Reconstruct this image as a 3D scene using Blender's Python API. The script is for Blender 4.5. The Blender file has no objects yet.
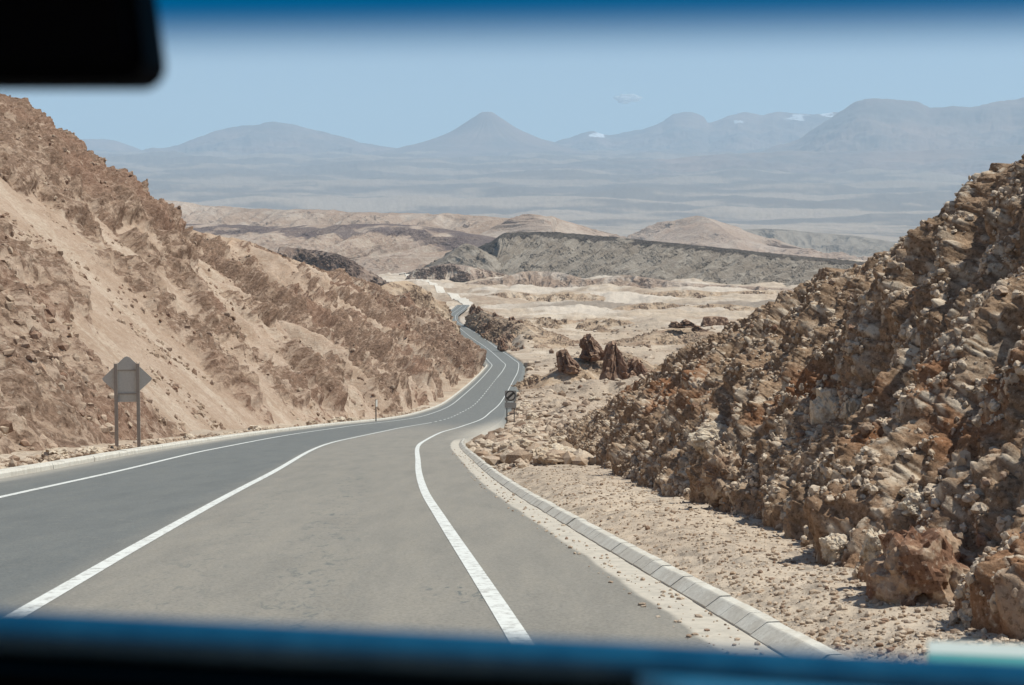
import bpy, bmesh, math, random
import numpy as np
from mathutils import Vector, Matrix
random.seed(7)
F32 = np.float32
SC = bpy.context.scene
COL = SC.collection

# ------------------------------------------------------------------ noise
_r = np.random.RandomState(11)
PERM = _r.permutation(1024).astype(np.int32)
PERM = np.concatenate([PERM, PERM, PERM])
_g = _r.normal(size=(1024, 3)); GRAD = (_g / np.linalg.norm(_g, axis=1)[:, None] * 1.6).astype(F32)
RND = _r.rand(1024, 3).astype(F32)

def _hash(ix, iy, iz):
    return PERM[PERM[PERM[ix & 1023] + (iy & 1023)] + (iz & 1023)]

from concurrent.futures import ThreadPoolExecutor
POOL = ThreadPoolExecutor(4)
def _chunk(fn, P, n=60000):
    parts = [P[i:i + n] for i in range(0, len(P), n)]
    outs = list(POOL.map(fn, parts)) if len(parts) > 1 else [fn(parts[0])]
    if isinstance(outs[0], tuple):
        return tuple(np.concatenate(o) for o in zip(*outs))
    return np.concatenate(outs)

def perlin(P):
    def f(P):
        i = np.floor(P).astype(np.int32); f_ = (P - i).astype(F32)
        u = f_ * f_ * f_ * (f_ * (f_ * 6 - 15) + 10)
        res = 0
        for dx in (0, 1):
            wx = u[:, 0] if dx else 1 - u[:, 0]
            for dy in (0, 1):
                wy = u[:, 1] if dy else 1 - u[:, 1]
                for dz in (0, 1):
                    wz = u[:, 2] if dz else 1 - u[:, 2]
                    g = GRAD[_hash(i[:, 0] + dx, i[:, 1] + dy, i[:, 2] + dz)]
                    res = res + wx * wy * wz * ((f_[:, 0] - dx) * g[:, 0] + (f_[:, 1] - dy) * g[:, 1] + (f_[:, 2] - dz) * g[:, 2])
        return res.astype(F32)
    return _chunk(f, P)

def fbm(P, oct=4, gain=.5, lac=2.03):
    a, s, o = 1., 0., 0
    for k in range(oct):
        o = o + a * perlin(P * (lac ** k) + 17.3 * k); a *= gain
    return o

def ridged(P, oct=4, gain=.5, lac=2.07):
    a, o = 1., 0
    for k in range(oct):
        o = o + a * (1 - 2 * np.abs(perlin(P * (lac ** k) + 31.7 * k))); a *= gain
    return o

def cells(P):
    """cellular noise: (distance to nearest seed, random of the cell, facet height of the cell, gap to the second seed)"""
    def f(P):
        i0 = np.floor(P - .5).astype(np.int32)
        best = np.full(len(P), 9., F32); sec = best.copy(); rid = np.zeros(len(P), F32); fac = rid.copy()
        for dx in (0, 1):
            for dy in (0, 1):
                for dz in (0, 1):
                    c = i0 + np.array([dx, dy, dz], np.int32)
                    h = _hash(c[:, 0], c[:, 1], c[:, 2])
                    s = c + .5 + (RND[h] - .5) * .85
                    v = (P - s).astype(F32); d = np.sqrt((v * v).sum(1))
                    m = d < best
                    sec = np.where(m, best, np.minimum(sec, d))
                    best = np.where(m, d, best)
                    rid = np.where(m, RND[(h * 7 + 3) & 1023, 0], rid)
                    fac = np.where(m, (v * GRAD[(h * 5 + 1) & 1023]).sum(1), fac)
        return best, rid, fac, sec - best
    return _chunk(f, P)

def ss(a, b, x):
    t = np.clip((x - a) / (b - a), 0, 1); return t * t * (3 - 2 * t)

def pchip(x, y, q):
    x = np.asarray(x, float); y = np.asarray(y, float); h = np.diff(x); m = np.diff(y) / h
    d = np.zeros_like(y); d[0] = m[0]; d[-1] = m[-1]
    for i in range(1, len(x) - 1):
        if m[i - 1] * m[i] > 0:
            w1 = 2 * h[i] + h[i - 1]; w2 = h[i] + 2 * h[i - 1]; d[i] = (w1 + w2) / (w1 / m[i - 1] + w2 / m[i])
    q = np.asarray(q, float); k = np.clip(np.searchsorted(x, q) - 1, 0, len(x) - 2); t = (q - x[k]) / h[k]
    o = y[k] * (1 + 2 * t) * (1 - t) ** 2 + d[k] * h[k] * t * (1 - t) ** 2 + y[k + 1] * t * t * (3 - 2 * t) + d[k + 1] * h[k] * t * t * (t - 1)
    o = np.where(q < x[0], y[0] + d[0] * (q - x[0]), o)
    return np.where(q > x[-1], y[-1] + d[-1] * (q - x[-1]), o)

# ------------------------------------------------------------------ surveying: a bearing and a distance give a point
FPX = 1700.; PIT = math.atan(112.5 / FPX)
def at(px, py, Y):
    u = (px - 512) / FPX; v = (342.5 - py) / FPX
    fy = math.cos(PIT) + v * math.sin(PIT); fz = -math.sin(PIT) + v * math.cos(PIT)
    return (u / fy * Y, Y, fz / fy * Y)

# ------------------------------------------------------------------ profiles of the road and the plain (metres)
ZT = np.array([[-80, 6.9], [0, -1.5], [61, -7.9], [120, -13.9], [207, -22.5], [285, -28.8], [382, -33.9], [443, -36.4], [594, -41.4], [750, -46.8], [900, -50.6], [1010, -53], [1330, -61], [1840, -63.5], [2500, -65], [3500, -69], [5000, -95], [8000, -140], [12000, -60], [16000, 90], [20000, 330], [25000, 720], [31000, 1200], [40000, 1700], [70000, 2500]])
def road_z(Y): return pchip(ZT[:, 0], ZT[:, 1], np.clip(Y, -300, 70000))
RT = np.array([(-50, 4.9), (0, .9), (10.8, .05), (22.6, -.94), (30.6, -1.59), (46.2, -2.57), (72.8, -3.85), (94.7, -4.05), (116.7, -3.6), (150, -3.2), (211, -2.9), (293.6, -1.6), (375, .1), (440, 1.6), (476, 1.9), (509, .3), (592.6, -4.9), (751, -13.9), (894, -25.5), (1010, -33.5), (1200, -38), (1400, -36.5)])
CT = np.array([(-50, 1.3), (0, -2.65), (12, -3.56), (17.8, -4.03), (35.3, -5.31), (76.9, -7.7), (107, -7.55), (143, -6.75), (202, -6.65), (267, -6.0), (325, -5.1), (385, -3.8), (440, -2.3), (470, -1.8), (495, -3.0), (592, -8.5), (738, -18), (910, -30), (1010, -37.5), (1200, -42), (1400, -40.5)])
LT = np.array([(-50, -2.4), (0, -6.3), (28, -8.59), (39, -9.3), (60.8, -10.8), (95, -11.8), (117, -11.6), (150, -10.9), (202, -10.2), (293, -9.3), (385, -7.3), (440, -6.0), (466, -5.5), (492, -6.7), (592, -12.2), (738, -21.7), (910, -33.8), (1010, -41.3), (1200, -46), (1400, -44.5)])
def Rx(Y): return pchip(RT[:, 0], RT[:, 1], Y)
def Cx(Y): return pchip(CT[:, 0], CT[:, 1], Y)
def Lx(Y): return pchip(LT[:, 0], LT[:, 1], Y)
def right_edge(Y): return Rx(Y) + np.interp(Y, [0, 76, 90, 200, 300, 450, 1400], [1.52, 1.6, 2.3, 2.0, 1.3, 1.1, 1.0])
def left_edge(Y): return Lx(Y) - np.interp(Y, [0, 200, 300, 1400], [1.8, 1.8, 1.4, 1.0])

def ground_z(X, Y):
    X = np.asarray(X, float); Y = np.asarray(Y, float)
    P = np.stack([X, Y, np.zeros_like(X)], 1)
    base = road_z(np.clip(Y, -250, None))
    r = np.hypot(X, Y)
    lat = np.maximum(X - right_edge(Y), left_edge(Y) - X)          # metres outside the asphalt
    lat = np.where((Y > 1400) | (Y < -50), 99., lat)
    near = .04 * fbm(P / .9, 3) + .02 * perlin(P / .16)
    rub = ss(2.5, 9, lat) * ss(40, 130, r)
    def part(lo0, lo1, hi1, hi0, sc, oc, g, off):                 # one band of relief, worked out only where it counts
        w = ss(lo0, lo1, r) * ss(hi0, hi1, r); o = np.zeros_like(r); k = w > 0
        if k.any(): o[k] = fbm(P[k] / sc + off, oc, g) * w[k]
        return o
    mid = rub * (part(30, 60, 250, 600, 20., 5, .55, 0) * np.interp(r, [40, 150, 600], [.8, 2.2, 3.]) + part(250, 600, 4000, 9000, np.array([80., 110., 1]), 7, .56, 3) * np.interp(r, [300, 1200, 5000], [4., 5.2, 8.])
                 + part(4000, 9000, 1e6, 2e6, 1300., 6, .55, 7) * np.interp(r, [5000, 15000, 40000], [12, 40, 110]))
    pile = rub * ss(420, 120, r) * .55 * np.maximum(0, ridged(P / 3.2, 3))
    z = base + near * ss(300, 60, r) + mid + pile
    z = z + ss(1, 14, lat) * ss(30, 0, np.abs(Y - 250) / 8) * ss(0, 30, X) * 1.0
    inside = lat < .6
    drop = .22 + .0012 * np.clip(r, 0, 1500)
    z = np.where(lat < 8, (base + near * ss(.2, 1, lat) - drop * ss(1.5, .2, lat) - .0008 * r) * (1 - ss(.6, 8, lat)) + z * ss(.6, 8, lat), z)
    # far left and right the plain rises a little; big folds of the alluvial slope
    z = z + ss(9000, 20000, r) * 70 * ridged(P / 6500 + 5, 3)
    return z

# ------------------------------------------------------------------ mesh helpers
def tag(o, label=None, cat=None, group=None, kind=None):
    if label: o['label'] = label
    if cat: o['category'] = cat
    if group: o['group'] = group
    if kind: o['kind'] = kind
    return o

def link(name, me, mat=None, parent=None):
    o = bpy.data.objects.new(name, me); COL.objects.link(o)
    if mat is not None: me.materials.append(mat)
    if parent is not None: o.parent = parent
    return o

def raw_mesh(name, V, Fq, smooth=False, attr=None):
    V = np.ascontiguousarray(V, F32); Fq = np.ascontiguousarray(Fq, np.int32)
    me = bpy.data.meshes.new(name); n = Fq.shape[1]
    me.vertices.add(len(V)); me.vertices.foreach_set('co', V.ravel())
    me.loops.add(Fq.size); me.loops.foreach_set('vertex_index', Fq.ravel())
    me.polygons.add(len(Fq)); me.polygons.foreach_set('loop_start', np.arange(0, Fq.size, n, dtype=np.int32))
    me.polygons.foreach_set('use_smooth', np.full(len(Fq), smooth))
    if attr is not None:
        a = me.color_attributes.new('mask', 'FLOAT_COLOR', 'POINT')
        a.data.foreach_set('color', np.ascontiguousarray(np.concatenate([np.clip(attr, 0, 1), np.ones((len(V), 1))], 1), F32).ravel())
    me.update(calc_edges=True)
    return me

def grid_faces(nu, nv, wrap=False):
    i = np.arange(nu if wrap else nu - 1)[:, None]; j = np.arange(nv - 1)[None, :]
    a = i * nv + j; b = ((i + 1) % nu) * nv + j
    return np.stack([a, b, b + 1, a + 1], -1).reshape(-1, 4)

def grid_normals(G):
    du = np.gradient(G, axis=0); dv = np.gradient(G, axis=1)
    n = np.cross(du, dv); n /= np.linalg.norm(n, axis=2)[..., None] + 1e-9
    return n

def bm_obj(name, bm, mat, parent=None, smooth=False, bevel=0):
    if bevel:
        bmesh.ops.bevel(bm, geom=list(bm.edges), offset=bevel, segments=2, affect='EDGES', profile=.5)
    me = bpy.data.meshes.new(name); bm.to_mesh(me); bm.free()
    if smooth:
        for p in me.polygons: p.use_smooth = True
    return link(name, me, mat, parent)

def box(bm, c, s, M=None):
    m = Matrix.Translation(c) @ Matrix.Diagonal((*s, 1))
    if M is not None: m = M @ m
    return bmesh.ops.create_cube(bm, size=1, matrix=m)['verts']

def cyl(bm, a, b, r, seg=14, r2=None):
    a = Vector(a); b = Vector(b); d = b - a
    m = Matrix.Translation((a + b) / 2) @ d.to_track_quat('Z', 'Y').to_matrix().to_4x4()
    return bmesh.ops.create_cone(bm, cap_ends=True, segments=seg, radius1=r, radius2=r if r2 is None else r2, depth=d.length, matrix=m)

def plate(bm, pts, y0, y1, ox=0, oz=0):
    """an outline in x,z extruded from y0 to y1"""
    a = [bm.verts.new((x + ox, y0, z + oz)) for x, z in pts]; b = [bm.verts.new((x + ox, y1, z + oz)) for x, z in pts]
    bm.faces.new(a); bm.faces.new(b[::-1]); n = len(pts)
    for i in range(n): bm.faces.new((a[i], b[i], b[(i + 1) % n], a[(i + 1) % n]))
    bmesh.ops.recalc_face_normals(bm, faces=bm.faces)

def empty(name, loc, rz=0):
    o = bpy.data.objects.new(name, None); COL.objects.link(o); o.location = loc; o.rotation_euler = (0, 0, rz); o.empty_display_size = .3
    return o

# ------------------------------------------------------------------ material helpers
class NT:
    def __init__(s, name):
        s.m = bpy.data.materials.new(name); s.m.use_nodes = True; s.t = s.m.node_tree; s.n = s.t.nodes
        s.b = s.n['Principled BSDF']; s.out = s.n['Material Output']
    def node(s, typ, **kw):
        n = s.n.new(typ)
        for k, v in kw.items():
            if k.startswith('i_'): n.inputs[k[2:].replace('_', ' ')].default_value = v
            else: setattr(n, k, v)
        return n
    def l(s, a, b): s.t.links.new(a, b)
    def noise(s, co, scale, detail=6, rough=.55, dist=0, vec=None):
        if vec is not None:
            mp = s.node('ShaderNodeMapping'); mp.inputs['Scale'].default_value = vec; s.l(co, mp.inputs['Vector']); co = mp.outputs[0]
        n = s.node('ShaderNodeTexNoise'); n.inputs['Scale'].default_value = scale; n.inputs['Detail'].default_value = detail
        n.inputs['Roughness'].default_value = rough; n.inputs['Distortion'].default_value = dist
        s.l(co, n.inputs['Vector']); return n.outputs['Fac']
    def rng(s, v, a, b, c=0, d=1):
        n = s.node('ShaderNodeMapRange'); n.interpolation_type = 'SMOOTHSTEP'
        for k, x in zip(('From Min', 'From Max', 'To Min', 'To Max'), (a, b, c, d)): n.inputs[k].default_value = x
        s.l(v, n.inputs['Value']); return n.outputs[0]
    def mix(s, f, a, b, mode='MIX'):
        n = s.node('ShaderNodeMix'); n.data_type = 'RGBA'; n.blend_type = mode
        for sock, x in ((n.inputs[0], f), (n.inputs[6], a), (n.inputs[7], b)):
            if hasattr(x, 'is_linked'): s.l(x, sock)
            elif isinstance(x, (int, float)): sock.default_value = x
            else: sock.default_value = (*x, 1)
        return n.outputs[2]
    def math(s, op, a, b=0.):
        n = s.node('ShaderNodeMath'); n.operation = op
        for sock, x in ((n.inputs[0], a), (n.inputs[1], b)):
            if hasattr(x, 'is_linked'): s.l(x, sock)
            else: sock.default_value = x
        return n.outputs[0]
    def bump(s, h, strength, dist):
        n = s.node('ShaderNodeBump'); n.inputs['Strength'].default_value = strength; n.inputs['Distance'].default_value = dist
        s.l(h, n.inputs['Height']); s.l(n.outputs[0], s.b.inputs['Normal'])
    def geo(s): return s.node('ShaderNodeNewGeometry').outputs['Position']
    def mask(s):
        a = s.node('ShaderNodeAttribute'); a.attribute_name = 'mask'; sp = s.node('ShaderNodeSeparateColor'); s.l(a.outputs['Color'], sp.inputs[0])
        return sp.outputs[0], sp.outputs[1], sp.outputs[2]

def simple(name, col, rough=.6, metal=0., spec=.3):
    m = NT(name); m.b.inputs['Roughness'].default_value = rough; m.b.inputs['Metallic'].default_value = metal
    m.b.inputs['Specular IOR Level'].default_value = spec
    n = m.noise(m.geo(), 14, 4)
    c = m.mix(m.rng(n, .3, .7, 0, .35), col, tuple(x * .72 for x in col)); m.l(c, m.b.inputs['Base Color'])
    return m.m

def rock(name, tan, brown, red, pale, s=1., vec=(1, 1, 1), bump=.5, bd=.05):
    """earth with masks: R = broken rock and hollows painted darker, G = iron-red bands, B = pale dust or salt"""
    m = NT(name); m.b.inputs['Roughness'].default_value = .95; m.b.inputs['Specular IOR Level'].default_value = .1
    co = m.geo(); R, G, B = m.mask()
    n1 = m.noise(co, .35 * s, 7, .6, .3, vec); n2 = m.noise(co, 2.2 * s, 8, .65, 0, vec); n3 = m.noise(co, 11 * s, 5, .7)
    tanv = m.mix(m.rng(n1, .35, .65), tan, tuple(x * y for x, y in zip(tan, (.84, .80, .76))))
    tanv = m.mix(m.rng(n2, .5, .68, 0, .45), tanv, pale)
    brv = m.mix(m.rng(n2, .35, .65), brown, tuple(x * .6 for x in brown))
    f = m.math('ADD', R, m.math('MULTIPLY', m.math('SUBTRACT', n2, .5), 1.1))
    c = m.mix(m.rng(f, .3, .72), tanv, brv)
    g = m.math('MULTIPLY', G, m.rng(n1, .3, .6, .4, 1)); c = m.mix(g, c, red)
    b = m.math('MULTIPLY', B, m.rng(n2, .32, .6, .3, 1)); c = m.mix(b, c, pale)
    c = m.mix(m.rng(n3, .35, .7, 0, .4), c, m.mix(1., c, (.62, .6, .58), 'MULTIPLY'))
    n5 = m.noise(co, 5.2 * s, 3, .7); c = m.mix(m.math('MULTIPLY', m.rng(n5, .47, .36), m.rng(f, .1, .7, .35, .9)), c, m.mix(1., c, (.50, .46, .43), 'MULTIPLY')); c = m.mix(m.rng(n5, .56, .70, 0, .35), c, pale)  # dark grains paint crevice shade into the colour
    m.l(c, m.b.inputs['Base Color'])
    h = m.math('ADD', m.math('MULTIPLY', n2, .7), m.math('MULTIPLY', n3, .35)); m.bump(h, bump, bd / s)
    return m.m

TAN = (.47, .345, .235); BROWN = (.27, .165, .105); RED = (.22, .085, .045); PALE = (.62, .52, .40)

# ------------------------------------------------------------------ ground: one polar sheet reaching past the mountains
def build_ground():
    a0 = np.radians(np.concatenate([np.linspace(-180, -60, 30)[:-1], np.linspace(-60, -19, 60)[:-1], np.linspace(-19, 19, 1000), np.linspace(19, 60, 60)[1:], np.linspace(60, 180, 30)[1:-1]]))
    r = np.concatenate([np.array([.01, 2, 4, 6]), np.geomspace(8, 120, 420)[:-1], np.geomspace(120, 6500, 720)[:-1], np.geomspace(6500, 64000, 230)])
    A, Rr = np.meshgrid(a0, r, indexing='ij')
    X = (np.sin(A) * Rr).ravel(); Y = (np.cos(A) * Rr).ravel()
    Z = ground_z(X, Y)
    P = np.stack([X, Y, Z], 1); D = np.hypot(X, Y)
    P0 = P * [1, 1, 0]
    # masks
    sc = np.interp(D, [10, 100, 600, 2000, 6000, 20000, 60000], [3, 12, 60, 150, 420, 1300, 4000])[:, None]
    lat = np.maximum(X - right_edge(Y), left_edge(Y) - X)
    rough = ss(-.1, .5, fbm(P0 / 22., 6, .6)) * .6 * ss(40, 120, D) + .35 * ss(60, 200, D) * ss(700, 300, D)
    rough = rough * (1 - .5 * ss(700, 1300, D) * ss(5500, 3000, D)) + .75 * ss(.0, .35, fbm(P0 / [80, 200, 1] + 24, 6, .62)) * ss(600, 1000, D) * ss(5500, 3000, D)
    grey = (.42 * ss(7000, 10000, D) + .20 * ss(16000, 24000, D) + .75 * ss(-.3, .35, fbm(P0 / [3200, 1500, 1] + 9, 7, .62))) * ss(4000, 9000, D)
    pale = (ss(-.1, .25, fbm(P0 / [110, 240, 1] + 4, 6, .62)) * ss(600, 1100, D) * ss(9000, 4000, D) * .8 + ss(.15, .4, fbm(P0 / [2500, 1300, 1] + 14, 6, .6)) * ss(7000, 10000, D) * ss(22000, 15000, D) * .1) + .35 * ss(60, 20, D)
    # dark oasis strips on the plain, and the grey dry wash
    for (x0, x1, yy, w) in ((310, 470, 21500, 900), (455, 560, 24500, 700), (690, 900, 15500, 700), (640, 760, 12500, 350)):
        xa = at(x0, 230, yy)[0]; xb = at(x1, 230, yy)[0]
        q = ss(0, 1, 1.4 - np.abs(Y - yy - 500 * perlin(P0 / 3000)) / w) * ss(xa - 300, xa + 300, X) * ss(xb + 300, xb - 300, X)
        grey = np.maximum(grey, q)
    washY = 1370 + 35 * perlin(P0 / 160) + .04 * X
    wash = ss(75, 40, np.abs(Y - washY)) * ss(-20, 40, X)
    attr = np.stack([rough, np.maximum(grey, wash * .6), pale * (1 - wash)], 1)
    me = raw_mesh('ground', P, grid_faces(len(a0), len(r), True)[:, ::-1], True, attr)
    m = NT('desert_ground'); m.b.inputs['Roughness'].default_value = .95; m.b.inputs['Specular IOR Level'].default_value = .1
    co = m.geo(); R, G, B = m.mask()
    n0 = m.noise(co, .012, 9, .65); n1 = m.noise(co, .09, 8, .62); n2 = m.noise(co, 2.5, 8, .65); n3 = m.noise(co, 22, 5, .7)
    c = m.mix(m.rng(n1, .35, .65), (.52, .415, .315), (.42, .325, .245))
    nm = m.noise(co, .02, 8, .68); c = m.mix(m.rng(nm, .47, .60, 0, .6), c, (.39, .315, .25)); c = m.mix(m.rng(nm, .47, .36, 0, .6), c, (.58, .49, .40))
    c = m.mix(m.math('MULTIPLY', R, m.rng(n1, .35, .6, .5, 1)), c, (.33, .24, .175))
    c = m.mix(m.math('MULTIPLY', B, m.rng(n0, .35, .55, .4, 1)), c, (.56, .475, .395))
    c = m.mix(m.math('MULTIPLY', G, .9), c, (.155, .13, .115))
    c = m.mix(m.rng(n2, .4, .7, 0, .45), c, m.mix(1., c, (.72, .68, .64), 'MULTIPLY'))
    c = m.mix(m.rng(n3, .52, .72, 0, .5), c, m.mix(1., c, (.5, .46, .42), 'MULTIPLY'))
    m.l(c, m.b.inputs['Base Color']); hh = m.math('ADD', m.math('MULTIPLY', n2, .05), m.math('MULTIPLY', n3, .02)); hh = m.math('ADD', hh, m.math('ADD', m.math('MULTIPLY', nm, 5.), m.math('MULTIPLY', n1, .8))); m.bump(hh, 1., 1.)
    tag(link('ground', me, m.m), 'pale pinkish tan desert plain stretching to the foot of the mountains', 'ground', kind='structure')

# ------------------------------------------------------------------ a hillside between a base curve, a crest curve and a back curve
def hillside(name, u, base, crest, back, nu, nv, disp, mat, label, cat='hill', prof=1., warp=None, flat=True, nb=.18, kind='structure', bexp=1.):
    """u: knots; base/crest/back: (n,3) control points at the knots"""
    t = np.asarray(u, float); q = np.interp(np.linspace(0, 1, nu), np.linspace(0, 1, len(t)), t) if warp is None else warp
    nu = len(q)
    ev = lambda A: np.stack([pchip(t, np.asarray(A, float)[:, k], q) for k in range(3)], 1)
    Bc, Cc, Kc = ev(base), ev(crest), ev(back)
    nbk = int(nv * nb); v1 = np.linspace(0, 1, nv - nbk); v2 = np.linspace(0, 1, nbk + 1)[1:]
    z1 = v1 ** prof
    G1 = Bc[:, None, :] * (1 - v1)[None, :, None] + Cc[:, None, :] * v1[None, :, None]
    G1[..., 2] = Bc[:, None, 2] * (1 - z1) + Cc[:, None, 2] * z1
    s2 = v2[None, :, None]
    G2 = Cc[:, None, :] * (1 - s2) + Kc[:, None, :] * s2
    G2[..., 2] = Cc[:, None, 2] + (Kc[:, None, 2] - Cc[:, None, 2]) * (v2[None, :] ** bexp)
    G = np.concatenate([G1, G2], 1)
    N = grid_normals(G)
    if np.median(N[..., 2]) < 0: N = -N; flip = True
    else: flip = False
    V = np.concatenate([np.broadcast_to(v1, (nu, len(v1))), 1 + np.broadcast_to(v2, (nu, len(v2)))], 1).ravel()
    U = np.repeat(q, nv)
    P = G.reshape(-1, 3); Nn = N.reshape(-1, 3)
    d, attr = disp(P, U, V)
    P = P + Nn * d[:, None]
    Fq = grid_faces(nu, nv)
    if flip: Fq = Fq[:, ::-1]
    me = raw_mesh(name, P, Fq, not flat, attr)
    o = tag(link(name, me, mat), label, cat, kind=kind)
    return P.reshape(nu, nv, 3)

build_ground()

# ---- the long slope left of the road
def left_hill():
    rows = [  # base Y, base gap outside the edge line, crest
        (4, 4.5, (-52, 4, 27)), (30, 3.7, (-56, 30, 27.5)), (60, 4.2, (-59, 60, 27)), (112, 3.9, (-62, 112, 25)), (165, 3.8, (-63.5, 166, 22.5)), (200, 3.7, at(-25, 85, 203)),
        (215, 3.7, at(-6, 122, 215)), (228, 3.6, at(18, 155, 228)), (243, 3.5, at(44, 184, 242)), (265, 3.4, at(92, 203, 264)), (288, 3.3, at(142, 216, 287)), (325, 3.1, at(196, 230, 326)),
        (355, 2.9, at(238, 238, 357)), (388, 2.7, at(285, 256, 390)), (412, 2.5, at(330, 272, 416)), (428, 2.5, at(372, 292, 434)), (438, 2.5, at(405, 307, 446)),
        (444, 2.7, at(430, 321, 452)), (449, 3.0, at(450, 331, 456)), (454, 4.2, at(464, 338, 460)), (460, 8, at(464, 343, 468)), (470, 14, at(456, 343, 480)), (484, 22, at(440, 340, 496)), (500, 32, at(420, 336, 515))]
    u = [r[0] for r in rows]
    base = [(float(Lx(r[0])) - r[1], r[0], float(road_z(r[0])) - .35) for r in rows]
    crest = [r[2] for r in rows]
    back = [(c[0] - 45, c[1] + 38, c[2] - 22) for c in crest]
    q = np.concatenate([np.linspace(4, 30, 40)[:-1], np.geomspace(30, 400, 1150)[:-1], np.linspace(400, 500, 420)])
    def disp(P, U, V):
        # strata dip along the road: shear the coordinates so gullies run down and away
        Q = np.stack([P[:, 0] * .55 + P[:, 2] * .2, P[:, 1] - P[:, 2] * 1.0, P[:, 2] * .35 + P[:, 0] * .15], 1)
        far = ss(90, 230, U)
        spur = ridged(Q / [46, 17, 40], 3, .45); wide = ss(150, 280, U)
        gul = ridged(Q / [16, 7, 16], 4, .5)
        low = .6 * fbm(Q / [26, 10, 24] + 3, 5, .55) + .75 * fbm(P / [18, 30, 9] + 41, 5, .6)
        hi = fbm(P / [1.6, 1.6, 1.1], 4, .65); hi2 = fbm(P / 2.2 + 9, 2)
        noseU = 1 - .6 * ss(425, 460, U)
        band = ss(-.10, .26, 1.15 * low + .28 * hi + .62 * ss(.36, .60, V) * ss(330, 200, U) - .17 + .36 * ss(250, 370, U) * ss(.8, .2, V) + .62 * ss(100, 70, U) * ss(.34, .14, V))
        drv = 1.15 * low + .62 * ss(.38, .62, V) * ss(330, 200, U) - .22 + .36 * ss(250, 370, U) * ss(.8, .2, V) + .62 * ss(100, 70, U) * ss(.34, .14, V)
        bs = ss(-.15, .35, drv)
        ci = cells(P / [1.5, 1.3, 1.0]); c2 = cells(P / .55 + 5); c3 = cells(P / .24 + 2)
        crag = ridged(P / [4.6, 6.5, 4.6], 5, .5)
        near = ss(260, 60, U)
        d = (far * 1.6 + wide * 2.6) * (spur - .75) * noseU + 1.6 * far * fbm(P / 9., 4) * noseU + gul * (.30 + .8 * far) * (.4 + .6 * bs) * noseU
        d += bs * ((.55 + .5 * far) * crag + .6 * far + .10 * ss(0, .5, ci[3])) * noseU
        d += (1 - bs) * .08 * ridged(Q / [8, 2.4, 8], 3) + near * .05 * ss(0, .5, c2[3]) * bs + .10 * hi2 + .05 * hi
        d *= ss(-.02, .08, V) * .85 + .15
        d *= 1 - .5 * ss(1.05, 1.5, V)
        wu = ss(448, 400, U); d = d - wu * float(d[(V > .3) & (U > 120) & (U < 400)].mean()); ck = np.exp(-((V - 1) / .16) ** 2); d = d * (1 - .6 * ck * wu) - 1.3 * ck * wu * ss(100, 200, U)
        pale = ss(.0, .5, fbm(Q / [20, 3, 20], 4)) * (1 - band) * .5
        red = ss(-.1, .5, fbm(P / [25, 25, 8] + 8, 3)) * band * .4
        rough = band * (.60 + .12 * ss(.5, .7, V) + .35 * (ci[1] - .5) + .3 * (c2[1] - .5)) + .10 * far + .12 * hi
        crease_shade = ss(.2, -.6, gul) * (.12 + .16 * far) + band * ss(.3, -.7, crag) * .22  # shade painted into the gully and crag hollows
        return d, np.stack([rough + crease_shade, red, pale], 1)
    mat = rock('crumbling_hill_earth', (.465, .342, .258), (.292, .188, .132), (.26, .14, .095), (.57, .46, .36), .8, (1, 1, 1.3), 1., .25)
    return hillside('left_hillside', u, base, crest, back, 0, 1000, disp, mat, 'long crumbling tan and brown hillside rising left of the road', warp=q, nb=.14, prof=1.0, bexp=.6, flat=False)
LH = left_hill()

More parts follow.
